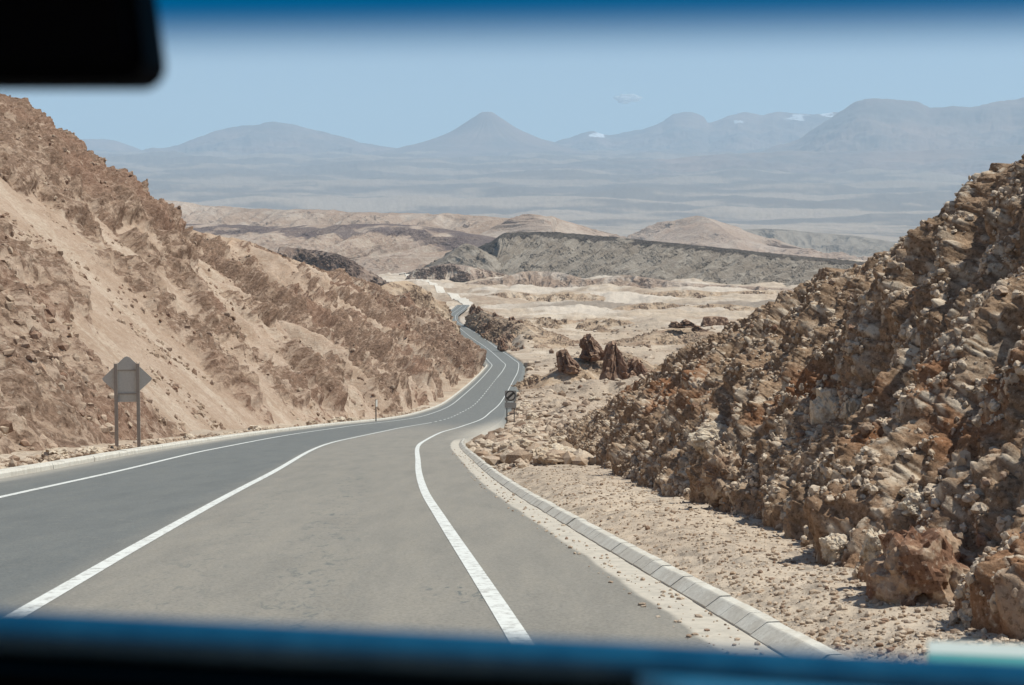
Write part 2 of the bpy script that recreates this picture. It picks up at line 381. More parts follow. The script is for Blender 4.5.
# ---- the cut bank right of the road
def cut_bank():
    rows = [(1, 3.9, (9.5, 1, 3.4)), (8, 3.45, (8.7, 8, 2.7)), (13, 2.95, (7.9, 13, 1.9)), (17, 3.1, (7.2, 17.3, 1.3)), (21, 3.3, at(1024, 162, 21.5)), (24.5, 3.2, at(950, 221, 25)), (27.5, 2.8, at(895, 257, 28)), (30.5, 2.45, at(850, 275, 31)),
            (35.5, 2.35, at(803, 297, 36)), (41, 2.3, at(762, 317, 42)), (49, 2.15, at(706, 346, 50)), (56, 2.1, at(668, 366, 57)), (61, 2.05, at(640, 392, 62)), (70, 1.95, at(600, 414, 72)), (82, 2.0, at(566, 430, 84)), (100, 2.3, at(545, 433, 102))]
    u = [r[0] for r in rows]
    base = [(r[1], r[0], float(road_z(r[0])) - .3) for r in rows]
    crest = [r[2] for r in rows]
    back = [(c[0] + 14 + .1 * c[1], c[1] + 8, float(road_z(c[1] + 8)) - 1.2) for c in crest]
    q = np.concatenate([np.linspace(1, 9, 60)[:-1], np.geomspace(9, 100, 1900)])
    def disp(P, U, V):
        Q = np.stack([P[:, 0] + .35 * P[:, 1], P[:, 1] - .5 * P[:, 2], P[:, 2]], 1)
        low = fbm(Q / [2.6, 1.9, 3.2] + 2, 4, .45)
        c1 = cells(P / [.85, .8, .75] + 7); c2 = cells(P / [.33, .31, .28]); c3 = cells(P / .13 + 3); c4 = cells(P / .06 + 3)
        sq = lambda x: np.sqrt(np.clip(x, 0, 1))
        rib = ridged(Q / [2.0, 1.2, 3.2] + 1, 5, .47)
        hi = fbm(P / .42 + 2, 4, .5)
        keep2 = ss(.5, .62, c2[1]); keep3 = ss(.4, .6, c3[1])
        far = np.interp(U, [10, 35, 60, 95], [1, 1.15, .9, .6])
        crest = 1 - .5 * ss(.8, 1., V)
        d = far * crest * (.31 * rib - .17 + .38 * low) + .05 * ss(0, .45, c1[3]) + .05 * hi + keep2 * .045 * ss(0, .5, c2[3]) + .03 * c2[2] + .016 * c3[2] + keep3 * .03 * ss(0, .5, c3[3]) + .010 * ss(0, .5, c4[3])
        foot = ss(0, .10, V)
        d = d * (.3 + .7 * foot) * (1 - .35 * ss(1, 1.6, V))
        zz = P[:, 2] - road_z(P[:, 1])
        seam = ss(.62, .2, np.abs(zz - 1.25 - .3 * low - .008 * U)) * ss(-.3, .15, fbm(P / 1.6 + 4, 3)) * .9 + .8 * ss(.9, .3, zz) * ss(18, 13, U) * ss(-.3, .2, low)
        pale = np.clip(keep2 * ss(.03, .3, c2[3]) * .35 + keep3 * ss(.05, .3, c3[3]) * .8, 0, 1) * ss(-.1, .25, fbm(P / .6 + 21, 4, .6))
        rough = .86 - .6 * pale + .2 * (c1[1] - .5) - .4 * ss(42, 75, U)
        return d, np.stack([rough, seam * (1 - .7 * pale), pale], 1)
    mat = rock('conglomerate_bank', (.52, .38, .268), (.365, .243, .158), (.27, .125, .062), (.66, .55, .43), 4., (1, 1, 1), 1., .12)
    return hillside('roadside_bank', u, base, crest, back, 0, 600, disp, mat, 'rough brown cut bank with pale crusted lumps right of the road', warp=q, nb=.18, bexp=.6, flat=False)
CB = cut_bank()

# ---- ridges, knolls and dunes farther out
def ridge(name, pts, wf, wb, nu, nv, disp, mat, label, cat='hill', prof=1., sink=2., flat=True, ends=True, ext=None):
    wf = np.broadcast_to(np.asarray(wf, float), (len(pts),)); wfa = wf[:, None]; wf = float(wf.max()) if ext is None else ext / .8; C = np.array([at(*p) for p in pts]); n = len(C)
    t = np.concatenate([[0], np.cumsum(np.linalg.norm(np.diff(C[:, :2], axis=0), axis=1))])
    tan = np.gradient(C[:, :2], axis=0); nr = np.stack([tan[:, 1], -tan[:, 0]], 1); nr /= np.linalg.norm(nr, axis=1)[:, None]
    nr *= -np.sign((nr * C[:, :2]).sum(1))[:, None]                  # towards the viewer
    w = np.ones(n)[:, None]
    Bx = C[:, :2] + nr * wfa; Kx = C[:, :2] - nr * wb * w
    base = np.column_stack([Bx, road_z(Bx[:, 1]) - sink]); back = np.column_stack([Kx, road_z(Kx[:, 1]) - sink])
    if ends:   # close both ends by running the crest down to the ground beyond them
        e0 = C[0, :2] - (C[1, :2] - C[0, :2]) / np.linalg.norm(C[1, :2] - C[0, :2]) * wf * .8
        e1 = C[-1, :2] + (C[-1, :2] - C[-2, :2]) / np.linalg.norm(C[-1, :2] - C[-2, :2]) * wf * .8
        z0 = float(road_z(e0[1])) - sink; z1 = float(road_z(e1[1])) - sink
        E0 = np.array([[*e0, z0]]); E1 = np.array([[*e1, z1]])
        C = np.vstack([E0, C, E1])
        base = np.vstack([E0 + [[nr[0, 0] * wf * .3, nr[0, 1] * wf * .3, -1]], base, E1 + [[nr[-1, 0] * wf * .3, nr[-1, 1] * wf * .3, -1]]])
        back = np.vstack([E0 - [[nr[0, 0] * wb * .3, nr[0, 1] * wb * .3, 1]], back, E1 - [[nr[-1, 0] * wb * .3, nr[-1, 1] * wb * .3, 1]]])
        t = np.concatenate([[-wf * .8], t, [t[-1] + wf * .8]])
    q = np.linspace(t[0], t[-1], nu)
    return hillside(name, t, base, C, back, 0, nv, disp, mat, label, cat, prof, warp=q, flat=flat, nb=.3)

def dsp(S, spur, crag, lowmask=0., red=.2, pale=.3, cap=0., stretch=(1, 1, .6), roughv=.5, ribc=0., skew=0., capv=.865):
    def f(P, U, V):
        W = np.stack([U, P[:, 2] * .35 + (V * .0), V * S * .4], 1)
        sp = ridged(np.stack([U / (S * .55) + skew * V, V * 1.1, P[:, 2] * 0], 1), 3, .5)
        kc = 1 - .8 * np.exp(-((V - 1) / .12) ** 2)
        fb = fbm(P / (S * .45), 5, .55); cr = ridged(P / (np.array(stretch) * S * .16), 4, .55); ci = cells(P / (S * .10))
        m = ss(-.15, .3, fbm(P / (S * .5) + 5, 4) + lowmask)
        d = kc * spur * (sp - .6) * ss(0, .25, V) * ss(1.25, .85, V) + kc * crag * (m * (.9 * cr + .8 * ci[2]) + .5 * fb)
        rim = cap * ss(capv, capv + .045, V + .03 * cr) * ss(1.25, 1.1, V) * ss(-.7, -.2, fbm(P / (S * .8) + 3, 3)); rough = m * roughv + .2 * (ci[1] - .5) + rim + .3 * (.4 - sp) * ribc + .15 * ss(.2, -.6, sp)
        return d, np.stack([rough, np.maximum((red * ss(0, .4, fbm(P / S + 8, 3))) if cap == 0 else 0, 1.6 * rim), (1 - np.clip(rim, 0, 1)) * pale * ss(.0, .4, fbm(P / (S * .6) + 2, 4)) * (1 - m)], 1)
    return f

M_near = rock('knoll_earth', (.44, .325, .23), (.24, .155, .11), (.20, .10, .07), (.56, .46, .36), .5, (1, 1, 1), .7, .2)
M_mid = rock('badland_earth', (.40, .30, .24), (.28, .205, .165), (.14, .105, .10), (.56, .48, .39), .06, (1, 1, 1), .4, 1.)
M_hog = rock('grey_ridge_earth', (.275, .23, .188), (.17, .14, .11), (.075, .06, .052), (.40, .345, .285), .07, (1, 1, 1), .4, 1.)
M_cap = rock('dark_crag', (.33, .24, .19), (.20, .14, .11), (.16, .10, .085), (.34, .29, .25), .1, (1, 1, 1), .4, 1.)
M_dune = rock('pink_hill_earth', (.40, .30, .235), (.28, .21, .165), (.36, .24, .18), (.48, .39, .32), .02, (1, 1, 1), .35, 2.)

ridge('roadside_knoll', [(376, 292, 690), (392, 283, 705), (404, 281, 715), (418, 286, 725), (430, 294, 735), (440, 304, 745), (446, 314, 750)], [30, 30, 26, 20, 14, 9, 6], 40, 300, 160, dsp(26, 2.4, 1.0, .1, roughv=.5), M_near, 'brown hummock closing the left side of the far road bend', ext=6)
ridge('roadside_knoll', [(474, 309, 900), (482, 311, 860), (490, 315, 800), (505, 319, 720), (520, 323, 670), (536, 335, 620), (550, 349, 575)], [5, 5, 6, 9, 12, 13, 13], 25, 420, 160, dsp(18, 1.4, .8, .05, red=.4, roughv=.5), M_near, 'low reddish brown ridge along the outside of the far bend', ext=9)
ridge('rocky_mound', [(556, 372, 350), (572, 361, 356), (590, 351, 364), (612, 350, 366), (632, 356, 362), (650, 366, 352)], 13, 14, 340, 200, dsp(12, .8, .5, .0, roughv=.3), M_near, 'tan mound carrying the dark rock pinnacles')
ridge('rocky_mound', [(648, 338, 640), (670, 329, 655), (690, 327, 660), (708, 334, 640)], 24, 24, 260, 120, dsp(16, .7, .6, .15, roughv=.35), M_near, 'pale mound topped by a low dark crag beside the bank')
ridge('mesa_ridge', [(60, 203, 5200), (165, 201, 5200), (210, 206, 5200), (262, 209, 5100), (320, 210, 5000), (382, 213, 4900), (440, 214, 4800), (500, 218, 4700), (535, 220, 4650), (545, 217, 4600), (551, 216.5, 4600), (559, 220, 4600), (572, 230, 4550), (590, 240, 4500)], 520, 700, 900, 130, dsp(240, 22, 5, -.15, roughv=.25, pale=.8), M_dune, 'long pale pink tableland ridge across the left middle distance')
ridge('mesa_ridge', [(150, 224, 3400), (232, 225, 3300), (280, 227, 3150), (320, 225, 3050), (380, 224, 3000), (436, 228, 2980), (480, 238, 2900), (510, 248, 2800)], 420, 600, 900, 170, dsp(110, 9, 2.0, -.05, roughv=.3, cap=.8, red=.9, ribc=.8, capv=.74), M_mid, 'brown mesa slope with a dark broken rim behind the left hill')
ridge('dark_crag', [(280, 247, 1850), (300, 249, 1850), (320, 251, 1830), (340, 255, 1800), (352, 264, 1780)], 36, 60, 330, 100, dsp(36, 2.2, 2.0, .2, roughv=.7), M_cap, 'dark brown crag just behind the left hill crest', ext=8)
ridge('dark_crag', [(414, 270, 2200), (430, 267, 2200), (450, 264, 2210), (468, 267, 2200)], 22, 160, 260, 90, dsp(30, 2, 1.4, .3, roughv=.6, pale=.8), M_mid, 'small flat mesa with a dark foot on the valley floor', ext=12)
ridge('grey_mound', [(436, 266, 2420), (450, 255, 2430), (466, 244, 2450), (480, 249, 2460), (496, 262, 2440)], 90, 110, 300, 110, dsp(60, 5, 1.5, .0, roughv=.3, pale=.6), M_hog, 'grey green conical mound at the left end of the ribbed ridge', ext=30)
ridge('hogback_ridge', [(478, 262, 2540), (490, 246, 2550), (506, 233, 2560), (540, 232, 2540), (600, 236, 2480), (650, 241, 2400), (700, 246, 2320), (760, 253, 2230), (815, 259, 2150), (860, 265, 2080), (900, 275, 2000)], 150, 420, 1500, 190, dsp(40, 5.5, 1.3, -.05, roughv=.3, cap=1.3, pale=.45, ribc=.9, skew=.8), M_hog, 'long grey brown ribbed ridge with a thin dark rim across the valley')
ridge('pale_hummocks', [(470, 283, 2000), (505, 277, 1980), (530, 271, 1990), (556, 272, 1980), (590, 279, 1950), (625, 275, 1940), (655, 279, 1900), (700, 284, 1860), (760, 287, 1800), (820, 292, 1750)], 34, 80, 700, 60, dsp(40, 3.5, 1., -.3, roughv=.2, pale=1.), M_dune, 'pale low hummocks fringing the foot of the grey ridge', ext=20, sink=9.)
ridge('pink_hills', [(600, 249, 6600), (630, 241, 6500), (655, 230, 6400), (678, 220, 6300), (700, 216, 6200), (716, 224, 6100), (732, 235, 6000), (765, 245, 5950), (800, 250, 5900)], 380, 600, 500, 120, dsp(300, 22, 4, -.2, roughv=.2, pale=.4), M_dune, 'soft pink hills beyond the grey ridge right of centre')
ridge('dark_hills', [(700, 236, 8500), (760, 229, 8600), (820, 233, 8600), (870, 238, 8500)], 500, 900, 300, 60, dsp(300, 14, 4, 0, roughv=.5), M_hog, 'low dark hills on the plain at the right')

for pts_, lab_ in (([(500, 323, 900), (540, 319, 930), (575, 321, 940), (600, 319, 930), (640, 325, 900)], 'low tan mound in front of the flats right of the far bend'),
                   ([(620, 307, 1250), (660, 303, 1260), (690, 306, 1255), (715, 304, 1250), (765, 309, 1230)], 'low crumbly rise crossing the right half of the flats'),
                   ([(482, 297, 1550), (515, 292, 1560), (540, 295, 1560), (566, 292, 1560), (604, 297, 1540)], 'low pale rise behind the far bend of the road'),
                   ([(640, 294, 1620), (690, 290, 1610), (720, 292, 1600), (770, 290, 1600), (830, 295, 1580)], 'low pale rise under the right part of the grey ridge')):
    ridge('low_mound', pts_, 26, 40, 420, 60, dsp(26, 1.6, 1.0, .0, roughv=.45, pale=.7), M_near, lab_, ext=20, sink=5.)

# ---- mountains
def mountain(name, pts, wf, wb, label, S, spur, crag, cat='mountain', snow=(), nu=900, nv=150, prof=1.5, base_y=None):
    def disp(P, U, V):
        sp = ridged(np.stack([U / (S * .5), V * .8, P[:, 2] * 0 + S], 1), 4, .5)
        fb = fbm(P / (S * .5), 6, .55)
        kc = 1 - .85 * np.exp(-((V - 1) / .15) ** 2)
        d = kc * .16 * spur * (sp - .7) * ss(.02, .4, V) + (.45 + .55 * kc) * .8 * crag * fb * ss(0, .2, V)
        sn = np.zeros(len(P))
        for (sx, sy, sr, amt) in snow:
            c = at(sx, sy, pts[0][2]); ang = (P[:, 0] / P[:, 1] - c[0] / c[1]) * FPX; el = (P[:, 2] / P[:, 1] - c[2] / c[1]) * FPX
            sn = np.maximum(sn, ss(1, .5, np.sqrt((ang / sr) ** 2 + (el / (sr * .32)) ** 2) + .8 * fb) * amt)
        return d, np.stack([ss(-.3, .4, fb) * .6, sn * 0, sn], 1)
    C = np.array([at(*p) for p in pts]); t = np.concatenate([[0], np.cumsum(np.linalg.norm(np.diff(C[:, :2], axis=0), axis=1))])
    base = np.array([[c[0] * (c[1] - wf) / c[1], c[1] - wf, float(road_z(c[1] - wf)) - 120] for c in C])
    back = np.array([[c[0], c[1] + wb, c[2] * .2] for c in C])
    hillside(name, t, base, C, back, 0, nv, disp, M_mtn, label, cat, prof, warp=np.linspace(0, t[-1], nu), flat=False, nb=.2)

def mtn_mat():
    m = NT('volcanic_slope'); m.b.inputs['Roughness'].default_value = .95
    co = m.geo(); R, G, B = m.mask(); n = m.noise(co, .0006, 8, .6); n2 = m.noise(co, .004, 8, .65)
    c = m.mix(m.rng(n, .35, .65), (.24, .17, .135), (.15, .125, .11)); c = m.mix(m.math('MULTIPLY', R, .5), c, (.12, .10, .095))
    c = m.mix(m.rng(m.math('MULTIPLY', B, m.rng(n2, .38, .55, .45, 1)), .3, .6), c, (.66, .69, .73))
    m.l(c, m.b.inputs['Base Color']); return m.m
M_mtn = mtn_mat()
D1, D2, D3 = 40000, 44000, 33000
mountain('mountain_range', [(-200, 148, D2), (-60, 150, D2), (30, 152, D2), (52, 149, D2), (68, 141, D2), (90, 139, D2), (112, 140, D2), (132, 147, D2), (150, 154, D2), (200, 162, D2)], 7000, 6000, 'low flat topped mountain at the far left of the skyline', 3000, 350, 120, nu=400)
mountain('volcano', [(90, 172, D1), (120, 158, D1), (150, 149, D1), (172, 146, D1), (192, 141, D1), (215, 133, D1), (237, 127, D1), (258, 125, D1), (275, 122, D1), (292, 124, D1), (312, 129, D1), (340, 136, D1), (370, 142, D1), (400, 149, D1), (430, 160, D1), (470, 172, D1)], 9000, 7000, 'broad rounded mountain left of the pointed cone', 3000, 300, 160, nu=700)
mountain('mountain_range', [(380, 168, D2), (440, 156, D2), (520, 150, D2), (548, 143, D2), (575, 135, D2), (594, 131, D2), (612, 135, D2), (640, 129, D2), (662, 123, D2), (675, 115, D2), (690, 113, D2), (702, 117, D2), (709, 123, D2), (730, 115, D2), (745, 111, D2), (762, 113, D2), (775, 111, D2), (790, 114, D2), (812, 114, D2), (832, 112, D2), (860, 114, D2), (900, 120, D2)], 8000, 6000, 'jagged far mountain ridge with snow patches right of the cone', 2600, 260, 150, snow=((597, 134, 8, .6), (797, 118, 22, .5), (828, 114, 8, .7), (738, 122, 8, .5)), nu=900)
def cone():
    cx, cy, cz = at(487, 112, 38500); n = 360; nr = 130
    a = np.linspace(0, 2 * np.pi, n, endpoint=False); r = np.linspace(0, 1, nr)
    A, Rr = np.meshgrid(a, r, indexing='ij')
    rr = np.array([0, 90, 272, 725, 1290, 2200, 4200, 7500]); hh = np.array([-4, 0, -105, -400, -640, -880, -1160, -1500])
    q = Rr * 7500; H = pchip(rr, hh, q)
    P = np.stack([np.cos(A) * q, np.sin(A) * q, q * 0], -1).reshape(-1, 3)
    gul = ridged(np.stack([np.cos(A).ravel() * 4, np.sin(A).ravel() * 4, q.ravel() / 9000], 1), 4)
    w = ss(100, 900, q.ravel())
    z = H.ravel() + w * (14 * (gul - .6)) + 30 * fbm(P / 900, 5) * w
    z = np.where(z + cz < float(road_z(cy - 7000)) - 100, float(road_z(cy - 7000)) - 100, z + cz)
    P = P + [cx, cy, 0]; P[:, 2] = z
    attr = np.stack([ss(-.3, .4, gul - .5) * .5, z * 0, z * 0], 1)
    me = raw_mesh('volcano', P, grid_faces(n, nr, True), True, attr)
    tag(link('volcano', me, M_mtn), 'pointed volcanic cone in the middle of the skyline', 'mountain', kind='structure')
cone()
mountain('mountain_range', [(760, 150, D3), (800, 138, D3), (828, 120, D3), (845, 109, D3), (860, 102, D3), (878, 99, D3), (893, 101, D3), (905, 102, D3), (918, 105, D3), (930, 110, D3), (950, 108, D3), (968, 106, D3), (985, 102, D3), (1000, 99, D3), (1015, 98, D3), (1040, 94, D3), (1100, 90, D3), (1200, 100, D3), (1350, 120, D3)], 8500, 6000, 'high hazy mountain mass at the right of the skyline', 2600, 300, 160, nu=800)
mountain('foothills', [(430, 176, 27000), (500, 168, 27000), (560, 163, 27500), (620, 160, 28000), (700, 156, 28000), (790, 150, 28000), (880, 152, 27500), (950, 150, 27000), (1040, 146, 27000), (1250, 150, 27000)], 6000, 4000, 'faint blue foothills below the right hand mountains', 2500, 180, 110, cat='hill', nu=700)

# ------------------------------------------------------------------ road
def ribbon(name, Ys, xl, xr, dz, mat, ncross=2, skirt=0., uv=True, z_fn=road_z):
    n = len(Ys); t = np.linspace(0, 1, ncross)
    X = xl[:, None] * (1 - t) + xr[:, None] * t; Yy = np.repeat(Ys[:, None], ncross, 1); Z = np.repeat((z_fn(Ys) + dz)[:, None], ncross, 1)
    T = np.repeat(t[None, :], n, 0)
    if skirt:
        X = np.concatenate([X[:, :1] - skirt, X, X[:, -1:] + skirt], 1); Yy = np.concatenate([Yy[:, :1], Yy, Yy[:, -1:]], 1); Z = np.concatenate([Z[:, :1] - skirt, Z, Z[:, -1:] - skirt], 1)
        T = np.concatenate([T[:, :1], T, T[:, -1:]], 1); ncross += 2
    P = np.stack([X, Yy, Z], -1).reshape(-1, 3)
    return raw_mesh(name, P, grid_faces(n, ncross)[:, ::-1], True), T.ravel(), Yy.ravel()

Yr = np.concatenate([np.linspace(-45, 10, 60)[:-1], np.geomspace(10, 1400, 1300)])
def asphalt():
    me, T, _ = ribbon('road', Yr, left_edge(Yr), right_edge(Yr), 0, None, 9, .25)
    P = np.empty(len(me.vertices) * 3, F32); me.vertices.foreach_get('co', P); P = P.reshape(-1, 3)
    # lanes differ: left lane fresher and bluer, right lane dusty; R = left lane, G = dust near the edges
    return me
def road_mat():
    m = NT('worn_asphalt'); m.b.inputs['Roughness'].default_value = .8; m.b.inputs['Specular IOR Level'].default_value = .25
    co = m.geo(); R, G, B = m.mask()
    n1 = m.noise(co, .25, 6, .6, 0, (1, .12, 1)); n2 = m.noise(co, 1.6, 6, .6, 0, (1, .18, 1)); n3 = m.noise(co, 34, 4, .75); n4 = m.noise(co, 5.5, 7, .7)
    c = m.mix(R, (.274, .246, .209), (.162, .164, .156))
    c = m.mix(m.rng(n1, .38, .62, 0, .2), c, m.mix(1., c, (.80, .83, .84), 'MULTIPLY')); ns = m.noise(co, 3.2, 5, .6, 0, (1, .035, 1)); c = m.mix(m.rng(ns, .42, .66, 0, .22), c, m.mix(1., c, (.74, .75, .76), 'MULTIPLY')); c = m.mix(m.rng(ns, .56, .36, 0, .25), c, m.mix(1., c, (1.16, 1.12, 1.06), 'MULTIPLY'))
    c = m.mix(m.rng(n2, .45, .7, 0, .4), c, m.mix(1., c, (.76, .77, .78), 'MULTIPLY'))
    c = m.mix(m.rng(n4, .52, .74, 0, .35), c, (.31, .28, .235))
    c = m.mix(m.rng(n3, .38, .66, 0, .8), c, m.mix(1., c, (.60, .60, .60), 'MULTIPLY'))
    c = m.mix(m.math('MULTIPLY', B, m.rng(m.noise(co, 4.5, 7, .75, .8, (1.6, .5, 1)), .53, .62)), c, (.10, .11, .105))
    c = m.mix(m.math('MULTIPLY', G, m.rng(n4, .3, .6, .55, 1)), c, (.50, .44, .365))
    m.l(c, m.b.inputs['Base Color']); m.bump(n3, .35, .006); return m.m
def build_road():
    t = np.unique(np.concatenate([np.linspace(0, 1, 40), 1 - np.linspace(0, .06, 26)])); nc = len(t); le = left_edge(Yr); re = right_edge(Yr)
    sk = .25 + .4 * ss(50, 200, Yr)
    X = np.concatenate([(le - sk)[:, None], le[:, None] * (1 - t) + re[:, None] * t, (re + sk)[:, None]], 1)
    Yy = np.repeat(Yr[:, None], nc + 2, 1); z = road_z(Yr)
    Z = np.concatenate([(z - sk)[:, None], np.repeat(z[:, None], nc, 1), (z - sk)[:, None]], 1)
    P = np.stack([X, Yy, Z], -1).reshape(-1, 3); x = P[:, 0]; y = P[:, 1]
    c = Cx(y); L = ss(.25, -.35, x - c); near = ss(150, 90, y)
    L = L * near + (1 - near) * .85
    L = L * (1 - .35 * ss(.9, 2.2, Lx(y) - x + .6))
    wig = .12 * fbm(P / 1.3, 4)
    gut = ss(.36, .30, (right_edge(y) - x + .22 * wig)) * ss(85, 72, y) + .9 * ss(.5, .1, x - left_edge(y)) * .6
    gut = np.maximum(gut, ss(1.6, 0, right_edge(y) - x) * ss(70, 95, y) * ss(200, 110, y) * .6)
    # tyre smears and oil spots in the right lane
    tr = ss(.55, .1, np.abs(x - c - 2.0)) * ss(60, 30, y) * .8 + ss(.5, .1, np.abs(x - c - .9)) * ss(60, 30, y) * .5
    tr = np.maximum(tr, 3.0 * ss(.42, .15, np.hypot(x + .35, (y - 13.6) * .45)))
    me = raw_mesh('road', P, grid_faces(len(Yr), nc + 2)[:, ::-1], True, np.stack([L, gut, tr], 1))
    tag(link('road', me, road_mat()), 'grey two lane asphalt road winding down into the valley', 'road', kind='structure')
build_road()

M_paint = NT('worn_road_paint'); _n = M_paint.noise(M_paint.geo(), 9, 8, .75)
M_paint.l(M_paint.mix(M_paint.rng(_n, .47, .66), (.64, .63, .59), (.32, .30, .27)), M_paint.b.inputs['Base Color']); M_paint.b.inputs['Roughness'].default_value = .7; M_paint = M_paint.m
def line(fn, y0, y1, w=.13, lab='', dash=None):
    if dash is None:
        segs = [(y0, y1)]
    else:
        segs = []; y = y0
        while y < y1: segs.append((y, y + dash[0])); y += dash[1]
    V = []; Fs = []; k = 0
    for a, b in segs:
        ys = Yr[(Yr > a) & (Yr < b)]; ys = np.concatenate([[a], ys, [b]])
        x = fn(ys); ww = w * (1 + .25 * ss(250, 900, ys))
        sl = np.gradient(x, ys) if len(ys) > 1 else 0; hw = ww / 2 * np.sqrt(1 + sl ** 2)
        z = road_z(ys) + .004 + .00004 * ys
        p = np.stack([np.stack([x - hw, ys, z], 1), np.stack([x + hw, ys, z], 1)], 1).reshape(-1, 3)
        V.append(p); Fs.append(grid_faces(len(ys), 2)[:, ::-1] + k); k += len(p)
    me = raw_mesh('road_marking', np.concatenate(V), np.concatenate(Fs), False)
    tag(link('road_marking', me, M_paint), lab, 'road marking', kind='structure')
line(Rx, -45, 1390, .15, 'solid white line along the right edge of the road')
line(Lx, -45, 1390, .15, 'solid white line along the left edge of the road')
line(Cx, -45, 142, .15, 'solid white centre line on the near stretch of road')
line(Cx, 147, 395, .15, 'dashed white centre line through the middle stretch of road', (4.5, 9.5))
line(Cx, 400, 1390, .15, 'solid white centre line round the far bends')

def track():
    pts = [(470, 303), (452, 297), (430, 285), (408, 276), (390, 269), (377, 264), (372, 262)]
    W = []
    for px, py in pts:
        ys = np.linspace(1000, 4500, 8000); a = at(px, py, 1.); f = a[2] * ys - road_z(ys); y = ys[np.argmax(f < 0)] if (f < 0).any() else 4200; W.append((a[0] * y, y))
    W = np.array(W); s = np.arange(len(W)); q = np.linspace(0, len(W) - 1, 300); x = pchip(s, W[:, 0], q); y = pchip(s, W[:, 1], q)
    tn = np.stack([np.gradient(x), np.gradient(y)], 1); tn /= np.linalg.norm(tn, axis=1)[:, None]; nx = np.stack([tn[:, 1], -tn[:, 0]], 1)
    w = 4.5
    rows = []
    for k in (-1, 0, 1):
        xx = x + nx[:, 0] * w * k; yy = y + nx[:, 1] * w * k
        rows.append(np.stack([xx, yy, ground_z(xx, yy) + .4], 1))
    P = np.stack(rows, 1).reshape(-1, 3)
    m = simple('pale_dirt_track', (.60, .53, .45), .95)
    tag(link('track', raw_mesh('track', P, grid_faces(300, 3)[:, ::-1], True), m), 'pale straight dirt track crossing the valley floor', 'track', kind='structure')
track()

# ---- kerbs: the right one is made of sloped concrete blocks, each a little out of line
def concrete():
    m = NT('weathered_concrete'); m.b.inputs['Roughness'].default_value = .9; co = m.geo()
    n = m.noise(co, 3, 8, .7); n2 = m.noise(co, 30, 4, .7)
    c = m.mix(m.rng(n, .35, .65), (.61, .57, .50), (.50, .45, .38)); c = m.mix(m.rng(n2, .45, .75, 0, .5), c, (.28, .24, .19)); m.l(c, m.b.inputs['Base Color']); m.bump(n2, .5, .01)
    return m.m
M_con = concrete()
def kerb(side, y0, y1, L, label):
    prof = [(0, -.15), (0, .012), (.10, .088), (.112, .094), (.19, .097), (.20, -.2)] if side > 0 else [(0, -.15), (0, .10), (.03, .15), (.30, .16), (.31, -.2)]
    V = []; Fs = []; k = 0; y = y0; rs = np.random.RandomState(3); npf = len(prof)
    while y < y1:
        ln = L * (1 + .0 * y); a, b = y + .005, min(y + ln, y1) - .005; ys = np.array([a, b]); e = right_edge(ys) if side > 0 else left_edge(ys)
        jx, jz = rs.normal(0, .005), rs.normal(0, .003)
        z = road_z(ys) + jz
        ring = np.array([[[e[i] + side * px + jx, ys[i], z[i] + pz] for px, pz in prof] for i in (0, 1)])
        V.append(ring.reshape(-1, 3)); f = [[k + j, k + j + 1, k + npf + j + 1, k + npf + j] for j in range(npf - 1)]
        if side > 0: f = f
        caps = [[k + j for j in range(npf)][i:i + 1] for i in range(0)]
        mid = [[k + 0, k + 1, k + 2, k + 5], [k + 2, k + 3, k + 4, k + 5], [k + npf + 0, k + npf + 1, k + npf + 2, k + npf + 5], [k + npf + 2, k + npf + 3, k + npf + 4, k + npf + 5]] if npf == 6 else [[k, k + 1, k + 2, k + 4], [k + 2, k + 3, k + 4, k + 4 - 2 + 0], ][:1]
        Fs += f + mid; k += 2 * npf; y += ln
    tag(link('kerb', raw_mesh('kerb', np.concatenate(V), np.array(Fs)), M_con), label, 'kerb', kind='structure')
kerb(1, -20, 75.5, .5, 'sloped concrete kerb blocks along the right gutter')
kerb(-1, -20, 470, 1.5, 'pale concrete kerb along the left edge of the road')

# ------------------------------------------------------------------ stones
def ico(sub):
    bm = bmesh.new(); bmesh.ops.create_icosphere(bm, subdivisions=sub, radius=1)
    V = np.array([v.co[:] for v in bm.verts]); Fa = np.array([[v.index for v in f.verts] for f in bm.faces]); bm.free(); return V, Fa
ICO1, ICO2, ICO5 = ico(1), ico(2), ico(5)
def stones(name, pts, size, mat, label, seed, cat='stones'):
    rs = np.random.RandomState(seed); n = len(pts); V0, F0 = ICO1; nv = len(V0)
    S = size[:, None, None] * rs.uniform(.6, 1.25, (n, 1, 3)) * np.array([1, 1, .72])
    V = V0[None] * S * (1 + rs.uniform(-.28, .28, (n, nv, 1)))
    a = rs.uniform(0, 6.28, n); c, s = np.cos(a)[:, None], np.sin(a)[:, None]
    V = np.stack([V[..., 0] * c - V[..., 1] * s, V[..., 0] * s + V[..., 1] * c, V[..., 2]], -1) + pts[:, None, :]
    Fs = (F0[None] + (np.arange(n) * nv)[:, None, None]).reshape(-1, 3)
    col = np.repeat(np.stack([rs.uniform(.0, 1., n) ** 1.5, rs.uniform(0, .3, n), rs.uniform(0, 1, n)], 1), nv, 0)
    return tag(link(name, raw_mesh(name, V.reshape(-1, 3), Fs, False, col), mat), label, cat, kind='stuff')
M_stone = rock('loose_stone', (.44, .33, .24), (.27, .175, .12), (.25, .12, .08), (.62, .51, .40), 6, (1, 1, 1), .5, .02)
rs = np.random.RandomState(5)
def scatter(n, y0, y1, x0f, x1f, s0, s1, pw=2.5, dens=1.):
    y = np.exp(rs.uniform(math.log(y0), math.log(y1), n)); t = rs.rand(n) ** dens; x = x0f(y) * (1 - t) + x1f(y) * t
    s = s0 + (s1 - s0) * rs.rand(n) ** pw * 1.
    return np.stack([x, y, ground_z(x, y) + s * .25], 1), s
